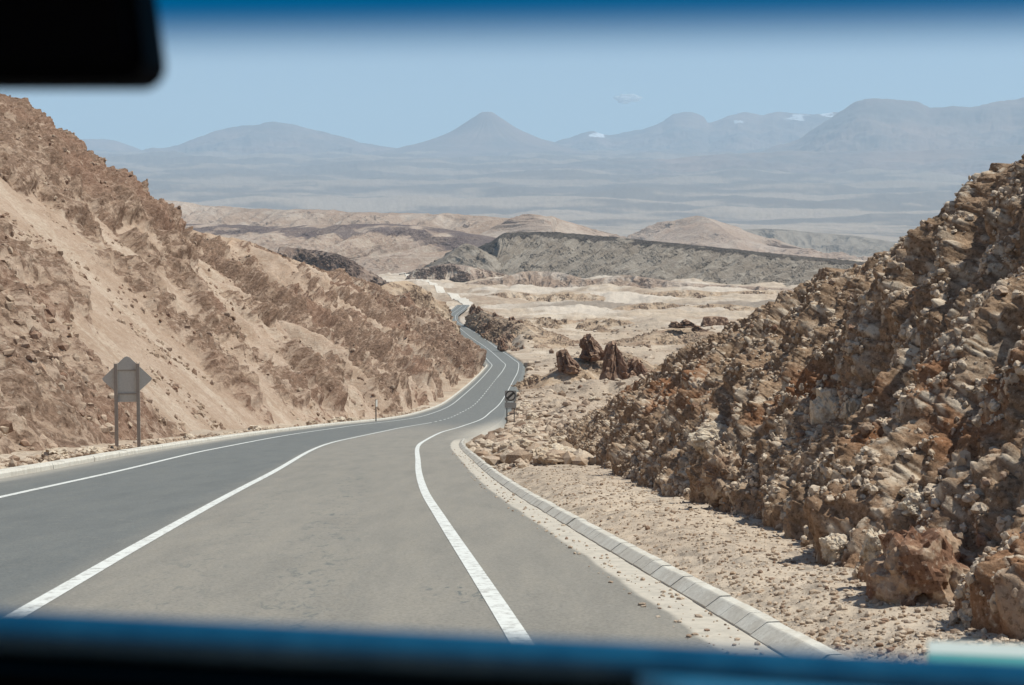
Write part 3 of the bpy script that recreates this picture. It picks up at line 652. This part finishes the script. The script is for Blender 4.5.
p, s = scatter(13000, 8.5, 45, lambda y: right_edge(y) + .33, lambda y: np.interp(y, [8, 13, 22, 31, 45], [3.6, 3.4, 3.7, 3.0, 3.0]), .005, .036, 4.5)
stones('gravel', p, s, M_stone, 'loose gravel and small stones between the right kerb and the bank', 1, 'gravel')
p, s = scatter(9000, 45, 420, lambda y: right_edge(y) + .5, lambda y: right_edge(y) + 6 + .12 * y, .05, .5, 4)
s = s * np.interp(p[:, 1], [45, 150, 400], [.7, 1.1, 2.]); stones('rubble', p, s, M_stone, 'rubble field of broken rock right of the middle stretch of road', 2, 'rubble')
p, s = scatter(5000, 25, 260, lambda y: left_edge(y) - .4, lambda y: left_edge(y) - 2.6, .02, .2, 4)
stones('gravel', p, s, M_stone, 'stones fallen along the foot of the left hillside', 3, 'gravel')
p, s = scatter(420, 10, 60, lambda y: right_edge(y) - .45, lambda y: right_edge(y) - .02, .006, .03, 3); p[:, 2] = road_z(p[:, 1]) + s * .3
stones('gravel', p, s, M_stone, 'grit and pebbles lying in the dusty right gutter', 4, 'gravel')
p, s = scatter(1300, 420, 900, lambda y: 4 + .0 * y, lambda y: .19 * y, .2, 1.5, 5)
stones('scattered_rocks', p, s, M_stone, 'scattered dark rocks over the flats beyond the bank', 6, 'rocks')

def boulder_mesh(seed, size, squash=(1, 1, 1), rough=.5, detail=5, pal=.5, red=0.):
    V, Fa = ICO5 if detail == 5 else ico(detail)
    V = V.copy(); o = seed * 13.7
    c = cells(V * 1.1 + o); c2 = cells(V * 3.2 + o)
    d = 1 + .42 * rough * c[2] + .16 * rough * c2[2] + .22 * fbm(V * 1.3 + o, 5)
    P = V * d[:, None] * np.array(squash) * size
    m = ss(-.2, .4, fbm(V * 2 + o + 4, 4))
    return raw_mesh('boulder', P, Fa, False, np.stack([m * (1 - pal) + .1, V[:, 0] * 0 + red * (.6 + .4 * m), pal * (.6 + .4 * c2[1])], 1))
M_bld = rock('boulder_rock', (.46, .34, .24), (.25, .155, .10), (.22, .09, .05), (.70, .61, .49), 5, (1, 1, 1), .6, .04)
def snap(P, px, py):
    """the point of a built hillside grid nearest a bearing, seen first"""
    v = P.reshape(-1, 3); c = at(px, py, 1.); e = np.hypot(v[:, 0] / v[:, 1] - c[0], v[:, 2] / v[:, 1] - c[2]) + (v[:, 1] < 3) * 9
    near = np.where(e < np.partition(e, 12)[12])[0]; return v[near[np.argmin(v[near, 1])]]
def on_ground(px, py):
    ys = np.geomspace(8, 3000, 9000); a = at(px, py, 1.); f = a[2] * ys - ground_z(a[0] * ys, ys); y = ys[np.argmax(f < 0)]; return np.array([a[0] * y, y, a[2] * y])
def boulder(loc, me, label, rz=0, group=None, ry=0):
    o = link('boulder', me, None); 
    if not me.materials: me.materials.append(M_bld)
    o.location = loc; o.rotation_euler = (ry, ry * .6, rz); tag(o, label, 'boulder', group); return o
G = 'boulders lodged in the right bank'
for i, (px, py, s, sq, lab, pal, red) in enumerate([
    (714, 438, .42, (1.15, 1, .75), 'large pale cream boulder jutting from the bank above its foot', .9, 0),
    (905, 590, .46, (1., .9, 1.0), 'big rusty brown boulder block at the foot of the bank at the right', .05, .65),
    (728, 478, .50, (1.0, .9, .95), 'squat brown boulder at the foot of the bank near the gravel', .15, .2),
    (830, 416, .42, (.55, .8, 1.1), 'pale slanting slab leaning on the middle of the bank', .95, 0),
    (853, 412, .26, (.6, .7, 1.), 'smaller pale slab right of the slanting slab on the bank', .95, 0),
    (884, 398, .17, (1, 1, .7), 'small bright round boulder high on the bank', .95, 0),
    (912, 505, .17, (1, 1, .8), 'pale knobbly boulder low on the bank above the rusty block', .9, 0),
    (878, 548, .19, (.8, 1, 1), 'narrow pale boulder beside the dark recess in the bank', .8, 0),
    (912, 490, .15, (1.1, 1, .7), 'small grey topped boulder sitting over the pale knobbly one', .7, 0),
    (838, 548, .20, (1, 1, .9), 'pale rounded boulder at the foot of the bank left of the recess', .8, 0),
    (800, 505, .22, (1, 1, .8), 'crumbly tan boulder resting at the foot of the bank', .6, .1)]):
    loc = snap(CB, px, py)
    if i == 1: loc = loc + np.array([.16, .1, .02])
    boulder(tuple(loc), boulder_mesh(i + 3, s * (.75 if i != 1 else 1), sq, .5, 5, pal, red), lab, i * 1.3, G, .3 if 'slab' in lab else 0)
G2 = 'small boulders scattered over the rubble slope'
protos = [boulder_mesh(40 + k, 1., (1, 1, .75), .6, 4, (.9, .5, .2, .7)[k], 0) for k in range(4)]
for k in range(4): protos[k].materials.append(M_bld)
rs2 = random.Random(9)
for i in range(46):
    y = 44 * (7 ** rs2.random()); x = float(right_edge(np.array([y]))[0]) + 1.2 + rs2.random() ** 1.3 * (3 + .09 * y)
    s = rs2.uniform(.16, .42) * (1 + y / 160); z = float(ground_z(np.array([x]), np.array([y]))[0])
    o = boulder((x, y, z + s * .3), protos[i % 4], 'small angular boulder lying on the rubble slope right of the road', rs2.random() * 6, G2); o.scale = (s, s * rs2.uniform(.7, 1.1), s * rs2.uniform(.7, 1.1))
G3 = 'small boulders fallen at the foot of the left hill'
for i in range(22):
    y = 38 * (5 ** rs2.random()); x = float(left_edge(np.array([y]))[0]) - .9 - rs2.random() * 1.4
    s = rs2.uniform(.12, .3) * (1 + y / 200); z = float(ground_z(np.array([x]), np.array([y]))[0])
    o = boulder((x, y, z + s * .3), protos[i % 4], 'small boulder fallen at the foot of the left hillside', rs2.random() * 6, G3); o.scale = (s, s, s * .9)

def crust(name, G3, n, s0, s1, pw, mat, label, seed, i0, i1, j0, j1, thr, sub, nscale, colf):
    rs = np.random.RandomState(seed); nu, nv, _ = G3.shape
    i = rs.randint(i0, i1, n * 4); j = rs.randint(int(nv * j0), int(nv * j1), n * 4); P = G3[i, j]
    w = fbm(P / nscale + seed, 4, .6); k = np.where(w > thr)[0][:n]; P = P[k].copy()
    s = (s0 + (s1 - s0) * rs.rand(len(P)) ** pw); P += rs.normal(0, .01, P.shape)
    V0, F0 = sub; nvv = len(V0); m = len(P)
    V = V0[None] * s[:, None, None] * rs.uniform(.65, 1.3, (m, 1, 3)) * (1 + rs.uniform(-.3, .3, (m, nvv, 1)))
    a = rs.uniform(0, 6.28, m); c_, s_ = np.cos(a)[:, None], np.sin(a)[:, None]
    V = np.stack([V[..., 0] * c_ - V[..., 1] * s_, V[..., 0] * s_ + V[..., 1] * c_, V[..., 2]], -1) + P[:, None, :]
    Fs = (F0[None] + (np.arange(m) * nvv)[:, None, None]).reshape(-1, 3)
    tag(link(name, raw_mesh(name, V.reshape(-1, 3), Fs, False, np.repeat(colf(rs, m), nvv, 0)), mat), label, 'stones', kind='stuff')
palec = lambda rs, m: np.stack([rs.uniform(0, .45, m), rs.uniform(0, .15, m), rs.uniform(.7, 1, m)], 1)
brownc = lambda rs, m: np.stack([rs.uniform(.1, .9, m), rs.uniform(0, .6, m), rs.uniform(0, .5, m)], 1)
crust('bank_stones', CB, 38000, .009, .05, 2.8, M_stone, 'pale crumbly stones crusting the face of the right bank', 21, 60, CB.shape[0], .02, .88, .12, ICO2, .55, palec)
crust('bank_stones', CB, 3500, .012, .08, 4.5, M_stone, 'brown clods sticking out of the face of the right bank', 22, 60, CB.shape[0], .02, .85, -.3, ICO2, .9, brownc)
crust('hill_stones', LH, 30000, .03, .30, 4.0, M_stone, 'broken brown stones littering the left hillside', 23, 40, 1540, .02, .88, .05, ICO1, 9., brownc)

# ---- pinnacles on the mound and dark teeth along the far ridge
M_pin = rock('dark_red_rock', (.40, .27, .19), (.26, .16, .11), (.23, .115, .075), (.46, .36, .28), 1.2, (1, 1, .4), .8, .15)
def pinnacle(px, py_base, Y, w, h, lean, seed, label, name='rock_pinnacle', group='dark rock pinnacles on the mound'):
    V, Fa = ICO5; V = V.copy(); o = seed * 9.1
    t = (V[:, 2] + 1) / 2
    c = cells(V * [1.3, 1.3, .9] + o); c2 = cells(V * [3.4, 3.4, 2.6] + o)
    rad = (1 - .45 * t ** 1.6) * (1 + .50 * c[2] + .16 * c2[2])
    rr = np.hypot(V[:, 0], V[:, 1]) + 1e-6; k = np.minimum(1, rr * 1.5) * rad
    X = V[:, 0] / rr * k * w / 2; Yc = V[:, 1] / rr * k * w / 2.2
    X = np.where(X > 0, X * (1.45 - 1.25 * t), X * .8) + lean * w * t
    Z = (t ** .9) * h - h * .2 + .10 * h * perlin(V * 2.2 + o) * t
    a = at(px, py_base, Y)
    me = raw_mesh(name, np.stack([X, Yc, Z], 1), Fa, False, np.stack([.35 + .6 * c[1], .5 * c2[1], .35 * ss(.2, .5, c2[2])], 1))
    ob = link(name, me, M_pin); ob.location = a; tag(ob, label, 'rock pinnacle' if name == 'rock_pinnacle' else 'rock', group)
pinnacle(617, 384, 342, 6.4, 11.0, -.10, 1, 'tallest dark red rock pinnacle on the right of the mound')
pinnacle(591, 356, 356, 5.2, 5.8, -.05, 2, 'middle dark rock pinnacle on top of the mound')
pinnacle(567, 370, 350, 4.2, 5.6, -.1, 3, 'leftmost dark rock pinnacle on the mound')
pinnacle(634, 381, 343, 6.0, 6.0, .1, 4, 'low brown shoulder of rock right of the tallest pinnacle')
TG = 'dark rock teeth along the far road ridge'
for i, (px, py, Y, w, h, lab) in enumerate([(474, 314, 880, 5, 6.5, 'largest dark rock tooth beside the far road bend'), (479, 313, 870, 4, 4.5, 'dark rock tooth just right of the largest one by the bend'),
        (495, 318, 770, 3.5, 3.2, 'low dark tooth in the middle of the far ridge'), (513, 324, 700, 4, 4, 'pointed brown tooth on the right part of the far ridge'), (520, 326, 670, 3.5, 3.2, 'last dark tooth on the right end of the far ridge'), (502, 349, 565, 3., 4.6, 'dark upright rock at the road edge of the far bend')]):
    pinnacle(px, py, Y, w, h, 0, 20 + i, lab, 'rock_tooth', TG)
for i, (px, py, w, h, lab) in enumerate([(676, 327, 8, 4.5, 'leftmost dark block of the low crag on the pale mound'), (686, 326, 9, 5, 'middle dark block of the low crag on the pale mound'), (698, 331, 7, 4, 'rightmost dark block of the low crag on the pale mound')]):
    pinnacle(px, py, 648, w * .7, h * .6, 0, 40 + i, lab, 'crag_block', 'dark blocks crowning the pale mound')

# ------------------------------------------------------------------ signs
M_galv = simple('galvanised_steel', (.36, .30, .25), .7, 0); M_back = simple('grey_sign_back', (.56, .52, .46), .6, 0)
M_dark = simple('weathered_dark_post', (.07, .062, .055), .7); M_face = simple('dull_sign_face', (.36, .34, .31), .5); M_blk = simple('black_sign_paint', (.06, .055, .05), .5)
def big_sign():
    a = at(128, 449, 61.4); z0 = float(ground_z(np.array([a[0]]), np.array([a[1]]))[0]) - .05
    r = empty('road_sign', (a[0], a[1], z0), math.radians(6)); tag(r, 'back of a grey diamond and square road sign on two steel posts', 'road sign')
    k = 61.4 / FPX
    for sx in (-1, 1):
        bm = bmesh.new(); box(bm, (sx * .395, -.035, 1.62), (.12, .05, 3.2)); box(bm, (sx * .395 - .054, .0, 1.62), (.012, .05, 3.3)); box(bm, (sx * .395 + .054, .0, 1.62), (.012, .05, 3.3))
        bm_obj('post', bm, M_galv, r)
    cz = 2.68; s = .89
    bm = bmesh.new(); plate(bm, [(-s, cz), (-.10, cz + .76), (.0, cz + .80), (.10, cz + .76), (s, cz), (s - .05, cz - .10), (.10, cz - .78), (-.10, cz - .78), (-s + .05, cz - .10)], .035, .042); d = bm_obj('diamond_panel', bm, M_back, r)
    bm = bmesh.new(); box(bm, (0, .055, 2.42), (.80, .008, 1.2)); bm_obj('square_panel', bm, M_back, r)
    for zz in (2.98, 2.12):
        bm = bmesh.new(); box(bm, (0, .012, zz), (.90, .03, .035)); bm_obj('crossbar', bm, M_galv, r)
big_sign()
def end_sign():
    a = at(510.5, 421.5, 138); z0 = float(road_z(138)) - .1
    r = empty('road_sign', (a[0], a[1], z0), math.radians(-3)); tag(r, 'two post road sign with a round slashed disc at the right of the road', 'road sign')
    for sx in (-1, 1):
        bm = bmesh.new(); cyl(bm, (sx * .30, .05, -.2), (sx * .30, .05, 2.75), .045); bm_obj('post', bm, M_dark, r)
    bm = bmesh.new(); box(bm, (0, -.01, 2.33), (.92, .02, .88)); bm_obj('square_panel', bm, M_face, r)
    bm = bmesh.new(); cyl(bm, (0, -.03, 2.35), (0, -.022, 2.35), .40, 40); disc = bm_obj('disc', bm, M_back, r)
    bm = bmesh.new(); n = 40
    ins = [bm.verts.new((math.cos(i / n * 6.2832) * .33, -.038, 2.35 + math.sin(i / n * 6.2832) * .33)) for i in range(n)]; ou = [bm.verts.new((math.cos(i / n * 6.2832) * .42, -.038, 2.35 + math.sin(i / n * 6.2832) * .42)) for i in range(n)]
    for i in range(n): bm.faces.new((ins[i], ou[i], ou[(i + 1) % n], ins[(i + 1) % n]))
    bm_obj('rim', bm, M_blk, disc)
    bm = bmesh.new(); box(bm, (0, 0, 0), (.80, .006, .19), Matrix.Translation((0, -.043, 2.35)) @ Matrix.Rotation(math.radians(-42), 4, 'Y')); bm_obj('slash', bm, M_blk, disc)
    bm = bmesh.new(); box(bm, (0, -.01, 1.57), (.95, .02, .46)); bm_obj('lower_panel', bm, M_face, r)
    bm = bmesh.new(); box(bm, (0, .02, 1.27), (.80, .03, .05)); bm_obj('crossbar', bm, M_dark, r)
end_sign()
def thin_post():
    a = at(376, 421, 152); r = empty('marker_post', (a[0], a[1], float(ground_z(np.array([a[0]]), np.array([a[1]]))[0])), math.radians(80)); tag(r, 'thin dark roadside post seen edge on at the foot of the left hill', 'post')
    bm = bmesh.new(); cyl(bm, (0, 0, -.3), (0, 0, 2.5), .055); bm_obj('pole', bm, M_dark, r)
    bm = bmesh.new(); plate(bm, [(-.3, 1.85), (.3, 1.85), (.3, 2.45), (-.3, 2.45)], -.07, -.06); bm_obj('panel', bm, M_back, r)
thin_post()
def stub():
    a = at(112, 451, 59); r = tag(empty('marker_stub', (a[0], a[1], float(ground_z(np.array([a[0]]), np.array([a[1]]))[0]))), 'short dark stub in the gravel left of the big sign', 'stub')
    bm = bmesh.new(); cyl(bm, (0, 0, -.1), (0, 0, .16), .07, 10, .06); bm_obj('base', bm, M_dark, r)
    bm = bmesh.new(); cyl(bm, (0, 0, .16), (0, 0, .2), .05, 10, .03); bm_obj('cap', bm, M_dark, r)
stub()
def culvert():
    a = at(714, 321, 860)
    V = ridge('rock_ledge', [(704, 317, 860), (711, 316.3, 862), (718, 316.5, 864), (727, 318, 866)], 2.5, 3, 140, 50, dsp(5, .3, .3, .3, roughv=.9), M_pin, 'low dark rock ledge on the pale flat above the bank', 'rock ledge', sink=.5)
culvert()

# ------------------------------------------------------------------ cloud, far beyond the haze
def cloud():
    V, Fa = ico(5); c = np.array(at(627, 98.5, 68000)); d = 1 + .5 * fbm(V * 1.5 + 3, 5)
    P = V * d[:, None] * [460, 300, 130]
    P += np.array([0, 0, 0]); m = NT('cloud_vapour'); m.b.inputs['Base Color'].default_value = (.9, .92, .95, 1); m.b.inputs['Roughness'].default_value = 1
    lw = m.node('ShaderNodeLayerWeight'); lw.inputs[0].default_value = .5; n = m.noise(m.node('ShaderNodeTexCoord').outputs['Object'], .005, 6, .6)
    f = m.math('MULTIPLY', m.rng(lw.outputs['Facing'], .4, .98, 1, 0), m.rng(n, .35, .6, .6, 1)); tl = m.node('ShaderNodeBsdfTranslucent'); tl.inputs[0].default_value = (.97, .98, 1, 1); mx = m.node('ShaderNodeMixShader'); mx.inputs[0].default_value = .6; m.l(m.b.outputs[0], mx.inputs[1]); m.l(tl.outputs[0], mx.inputs[2]); m.l(mx.outputs[0], m.out.inputs['Surface'])
    o = link('cloud', raw_mesh('cloud', P, Fa, True), m.m); o.location = tuple(c); o.scale = (1, 1, 1.2); tag(o, 'tiny white cloud alone in the sky right of centre', 'cloud')
cloud()

# ------------------------------------------------------------------ haze
def haze():
    bm = bmesh.new(); box(bm, (0, 27000, 1750), (84000, 74000, 4020)); 
    z0 = -260
    for v in bm.verts: v.co.z = 3850 if v.co.z > 0 else z0
    m = bpy.data.materials.new('dusty_air'); m.use_nodes = True; t = m.node_tree; t.nodes.remove(t.nodes['Principled BSDF'])
    v = t.nodes.new('ShaderNodeVolumePrincipled'); v.inputs['Color'].default_value = (.55, .752, .95, 1); v.inputs['Density'].default_value = HAZE; v.inputs['Anisotropy'].default_value = 0.
    t.links.new(v.outputs[0], t.nodes['Material Output'].inputs['Volume'])
    tag(bm_obj('haze', bm, m), 'thin blue dusty air over the whole valley', 'haze', kind='stuff')
HAZE = 3.1e-5
haze()

# ------------------------------------------------------------------ the car the picture is taken from
def car():
    root = empty('car', (-.45, -.4, -1.52)); tag(root, 'dark car interior with windscreen, mirror and dashboard around the viewer', 'car')
    inv = Vector(root.location)
    def put(name, bm, mat, parent=root, smooth=False):
        for v in bm.verts: v.co -= inv
        return bm_obj(name, bm, mat, parent, smooth)
    black = simple('black_cabin_plastic', (.006, .006, .007), .9, 0, .05)
    paint = NT('blue_car_paint'); paint.b.inputs['Base Color'].default_value = (.01, .05, .12, 1); paint.b.inputs['Roughness'].default_value = .35
    lipm = NT('blue_dash_vinyl'); lipm.b.inputs['Roughness'].default_value = .6; lipm.b.inputs['Specular IOR Level'].default_value = .2
    lipm.l(lipm.mix(lipm.rng(lipm.noise(lipm.geo(), 60, 3), .3, .7), (.16, .26, .32), (.10, .18, .24)), lipm.b.inputs['Base Color'])
    XL, XR = -1.35, .48
    # windscreen: one curved pane with a blue shade band along its top
    nx, nz = 40, 40; V = []; 
    for i in range(nx):
        x = XL + .05 + (XR - XL - .1) * i / (nx - 1); bow = .10 * (((x + .43) / .9) ** 2)
        for j in range(nz):
            t = j / (nz - 1); V.append((x - inv.x, 1.15 - .73 * t - bow - inv.y, -.42 + .68 * t - inv.z))
    me = raw_mesh('windscreen', np.array(V), grid_faces(nx, nz), True)
    uvl = me.attributes.new('up', 'FLOAT', 'POINT'); uvl.data.foreach_set('value', np.tile(np.linspace(0, 1, nz), nx).astype(F32))
    g = NT('tinted_windscreen_glass'); g.n.remove(g.b); tr = g.node('ShaderNodeBsdfTransparent'); a = g.node('ShaderNodeAttribute'); a.attribute_name = 'up'
    f = g.rng(a.outputs['Fac'], .704, .734); g.l(g.mix(f, (.95, 1., .985), (.0, .20, .37)), tr.inputs[0]); g.l(tr.outputs[0], g.out.inputs['Surface'])
    ws = link('windscreen', me, g.m, root)
    # inspection sticker low on the glass
    def pane_y(px, py, off=.004):
        c = at(px, py, 1.); y = (-.42 + .9315 * 1.15) / (c[2] + .9315) - .03 - off; return Vector((c[0] * y, y, c[2] * y))
    mw = NT('white_sticker_paper'); mt = NT('teal_sticker_paper')
    for m_, c_ in ((mw, (.80, .84, .82)), (mt, (.42, .74, .70))):
        m_.b.inputs['Base Color'].default_value = (*c_, 1); m_.b.inputs['Transmission Weight'].default_value = 0
        tl = m_.node('ShaderNodeBsdfTranslucent'); tl.inputs[0].default_value = (*c_, 1); mx = m_.node('ShaderNodeMixShader'); mx.inputs[0].default_value = .85
        m_.l(m_.b.outputs[0], mx.inputs[1]); m_.l(tl.outputs[0], mx.inputs[2]); m_.l(mx.outputs[0], m_.out.inputs['Surface'])
    for nm, y0, y1, m_ in (('sticker', 641, 653, mw), ('sticker', 653, 672, mt)):
        bm = bmesh.new(); q = [pane_y(928, y0), pane_y(1075, y0 + 6), pane_y(1075, y1 + 6), pane_y(928, y1)]
        vs = [bm.verts.new(p) for p in q]; bm.faces.new(vs); vs2 = [bm.verts.new(p + Vector((0, .0006, 0))) for p in q]; bm.faces.new(vs2[::-1])
        for i in range(4): bm.faces.new((vs[i], vs2[i], vs2[(i + 1) % 4], vs[(i + 1) % 4]))
        put(nm, bm, m_.m, ws)
    # mirror: rounded housing
    def rr(x0, x1, z0, z1, r, slant=0, n=10):
        pts = []
        for cx, cz, a0 in ((x1 - r, z0 + r, -90), (x1 - r, z1 - r, 0), (x0 + r, z1 - r, 90), (x0 + r, z0 + r, 180)):
            for k in range(n + 1):
                an = math.radians(a0 + 90 * k / n); x = cx + r * math.cos(an); z = cz + r * math.sin(an); pts.append((x - slant * (z - z0), z))
        return pts
    mY = .5; x1, _, z0 = at(149, 82, mY); x0 = x1 - .24; z1 = z0 + .066
    bm = bmesh.new(); plate(bm, rr(x0, x1, z0, z1, .0085, .13), mY, mY + .03); mir = put('rear_view_mirror', bm, black)
    bm = bmesh.new(); plate(bm, rr(x0 + .005, x1 - .005, z0 + .005, z1 - .005, .006, .13), mY - .002, mY + .001); mg = NT('mirror_glass'); mg.b.inputs['Base Color'].default_value = (.01, .01, .012, 1); mg.b.inputs['Roughness'].default_value = .3; mg.b.inputs['Specular IOR Level'].default_value = .05
    put('mirror_glass', bm, mg.m, mir)
    bm = bmesh.new(); cyl(bm, (x0 + .12, mY + .02, z1 - .01), (x0 + .12, mY + .01, z1 + .07), .009); put('mirror_stem', bm, black, mir)
    # dashboard: black body with a rolled blue lip, slightly low to the right
    def along(profile, xa, xb, seg=40, tilt=0., r0=0.):
        bm = bmesh.new(); rings = []
        for i in range(seg + 1):
            x = xa + (xb - xa) * i / seg; rings.append([bm.verts.new((x, y, z + tilt * x)) for y, z in profile])
        for i in range(seg):
            for j in range(len(profile) - 1): bm.faces.new((rings[i][j], rings[i + 1][j], rings[i + 1][j + 1], rings[i][j + 1]))
        bm.faces.new(rings[0]); bm.faces.new(rings[-1][::-1]); bmesh.ops.recalc_face_normals(bm, faces=bm.faces); return bm
    yy = .46; zt = at(512, 637, yy)[2]; zb = at(512, 678, yy)[2]; R = (zt - zb) / 2 * 1.0; zc = (zt + zb) / 2; TILT = -.052
    bodyp = [(yy + .012, zb + .003), (yy - .012, zb - .002), (yy - .02, -.45), (.95, -.45), (1.1, -.40), (.95, -.30), (.62, zb - .055), (yy + .012, zb + .003)]
    dash = put('dashboard', along(bodyp, XL + .02, XR - .02, 40, TILT), black)
    put('dash_lip', along([(yy + R * 1.4 * math.cos(a), zc + R * math.sin(a)) for a in np.linspace(0, 2 * math.pi, 25)], XL + .02, XR - .02, 60, TILT), lipm.m, dash, True)
    refl_mat = simple('pale_grey_reflection', (.52, .57, .62), .4)  # pale strip added to imitate the reflection at the windscreen foot
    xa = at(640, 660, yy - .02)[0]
    put('reflection_strip', along([(yy - .016 + .004 * math.cos(a), zb + .0045 + .003 * math.sin(a)) for a in np.linspace(0, 2 * math.pi, 13)], xa, XR - .05, 30, TILT - .018), refl_mat, dash, True)
    # wiper resting outside at the foot of the glass
    bm = bmesh.new(); cyl(bm, (-.75, 1.13, -.45), (.0, 1.17, -.43), .008); cyl(bm, (.0, 1.17, -.43), (.02, 1.25, -.47), .01); put('wiper', bm, black)
    # shell
    bm = bmesh.new(); box(bm, ((XL + XR) / 2, -.75, .30), (XR - XL, 2.35, .04)); put('roof', bm, black)
    bm = bmesh.new(); box(bm, ((XL + XR) / 2, -1.95, -.45), (XR - XL, .05, 1.5)); put('rear_panel', bm, black)
    bm = bmesh.new(); box(bm, ((XL + XR) / 2, -.4, -1.2), (XR - XL, 3.1, .06)); put('floor_pan', bm, black)
    for x in (XL, XR):
        bm = bmesh.new(); box(bm, (x, -.4, -.82), (.05, 3.1, .72)); put('door', bm, paint.m)
        bm = bmesh.new(); box(bm, (x, -1.3, -.08), (.05, 1.3, .74)); put('rear_side_panel', bm, paint.m)
        bm = bmesh.new(); cyl(bm, (x, 1.05, -.45), (x, .38, .28), .025); put('pillar', bm, black)
        bm = bmesh.new(); box(bm, (x, -.62, -.08), (.05, .08, .74)); put('pillar', bm, black)
    bm = bmesh.new()
    V0 = [(XL + .05, 1.2, -.50), (XR - .05, 1.2, -.50), (XR - .08, 2.1, -.66), (XL + .08, 2.1, -.66)]
    vt = [bm.verts.new(v) for v in V0]; vb = [bm.verts.new((v[0], v[1], v[2] - .25)) for v in V0]; bm.faces.new(vt); bm.faces.new(vb[::-1])
    for i in range(4): bm.faces.new((vt[i], vb[i], vb[(i + 1) % 4], vt[(i + 1) % 4]))
    bmesh.ops.recalc_face_normals(bm, faces=bm.faces); put('bonnet', bm, paint.m)
    for x in (XL + .1, XR - .1):
        for y in (1.45, -1.5):
            bm = bmesh.new(); cyl(bm, (x - .1, y, -1.24 - .1 * y), (x + .1, y, -1.24 - .1 * y), .31, 32); put('wheel', bm, black)
car()

# ------------------------------------------------------------------ light, sky, camera
EL, AZ = math.radians(60), math.radians(84)          # azimuth clockwise from the viewing direction (+Y)
sd = Vector((math.cos(EL) * math.sin(AZ), math.cos(EL) * math.cos(AZ), math.sin(EL)))
L = bpy.data.lights.new('sun', 'SUN'); L.energy = 4.6; L.angle = math.radians(.53); L.color = (1, .95, .88)
lo = bpy.data.objects.new('sun', L); COL.objects.link(lo); lo.rotation_euler = (-sd).to_track_quat('-Z', 'Y').to_euler(); lo.location = (0, 0, 50)
w = bpy.data.worlds.new('World'); SC.world = w; w.use_nodes = True
sk = w.node_tree.nodes.new('ShaderNodeTexSky'); sk.sky_type = 'NISHITA'; sk.sun_disc = False; sk.sun_elevation = EL; sk.sun_rotation = AZ
sk.altitude = 2600; sk.air_density = 1.0; sk.dust_density = .3; sk.ozone_density = .6
bg = w.node_tree.nodes['Background']; bg.inputs['Strength'].default_value = .085; w.node_tree.links.new(sk.outputs[0], bg.inputs['Color'])
cam = bpy.data.cameras.new('camera'); co = bpy.data.objects.new('camera', cam); COL.objects.link(co); SC.camera = co
cam.sensor_width = 36; cam.lens = FPX / 1024 * 36; co.rotation_euler = (math.pi / 2 - PIT, 0, 0); cam.clip_start = .02; cam.clip_end = 200000
cam.dof.use_dof = True; cam.dof.focus_distance = 70; cam.dof.aperture_fstop = cam.lens / 1000 / .0052; cam.dof.aperture_blades = 0
SC.render.resolution_x, SC.render.resolution_y = 1024, 685
vs = SC.view_settings; SC.display_settings.display_device = 'sRGB'; vs.view_transform = 'Standard'; vs.look = 'None'; vs.exposure = .38; vs.gamma = 1; vs.use_curve_mapping = False
c = SC.cycles; c.use_denoising = True; c.max_bounces = 8; c.diffuse_bounces = 3; c.volume_bounces = 1; c.transparent_max_bounces = 12; c.caustics_reflective = False; c.caustics_refractive = False
c.volume_max_steps = 64
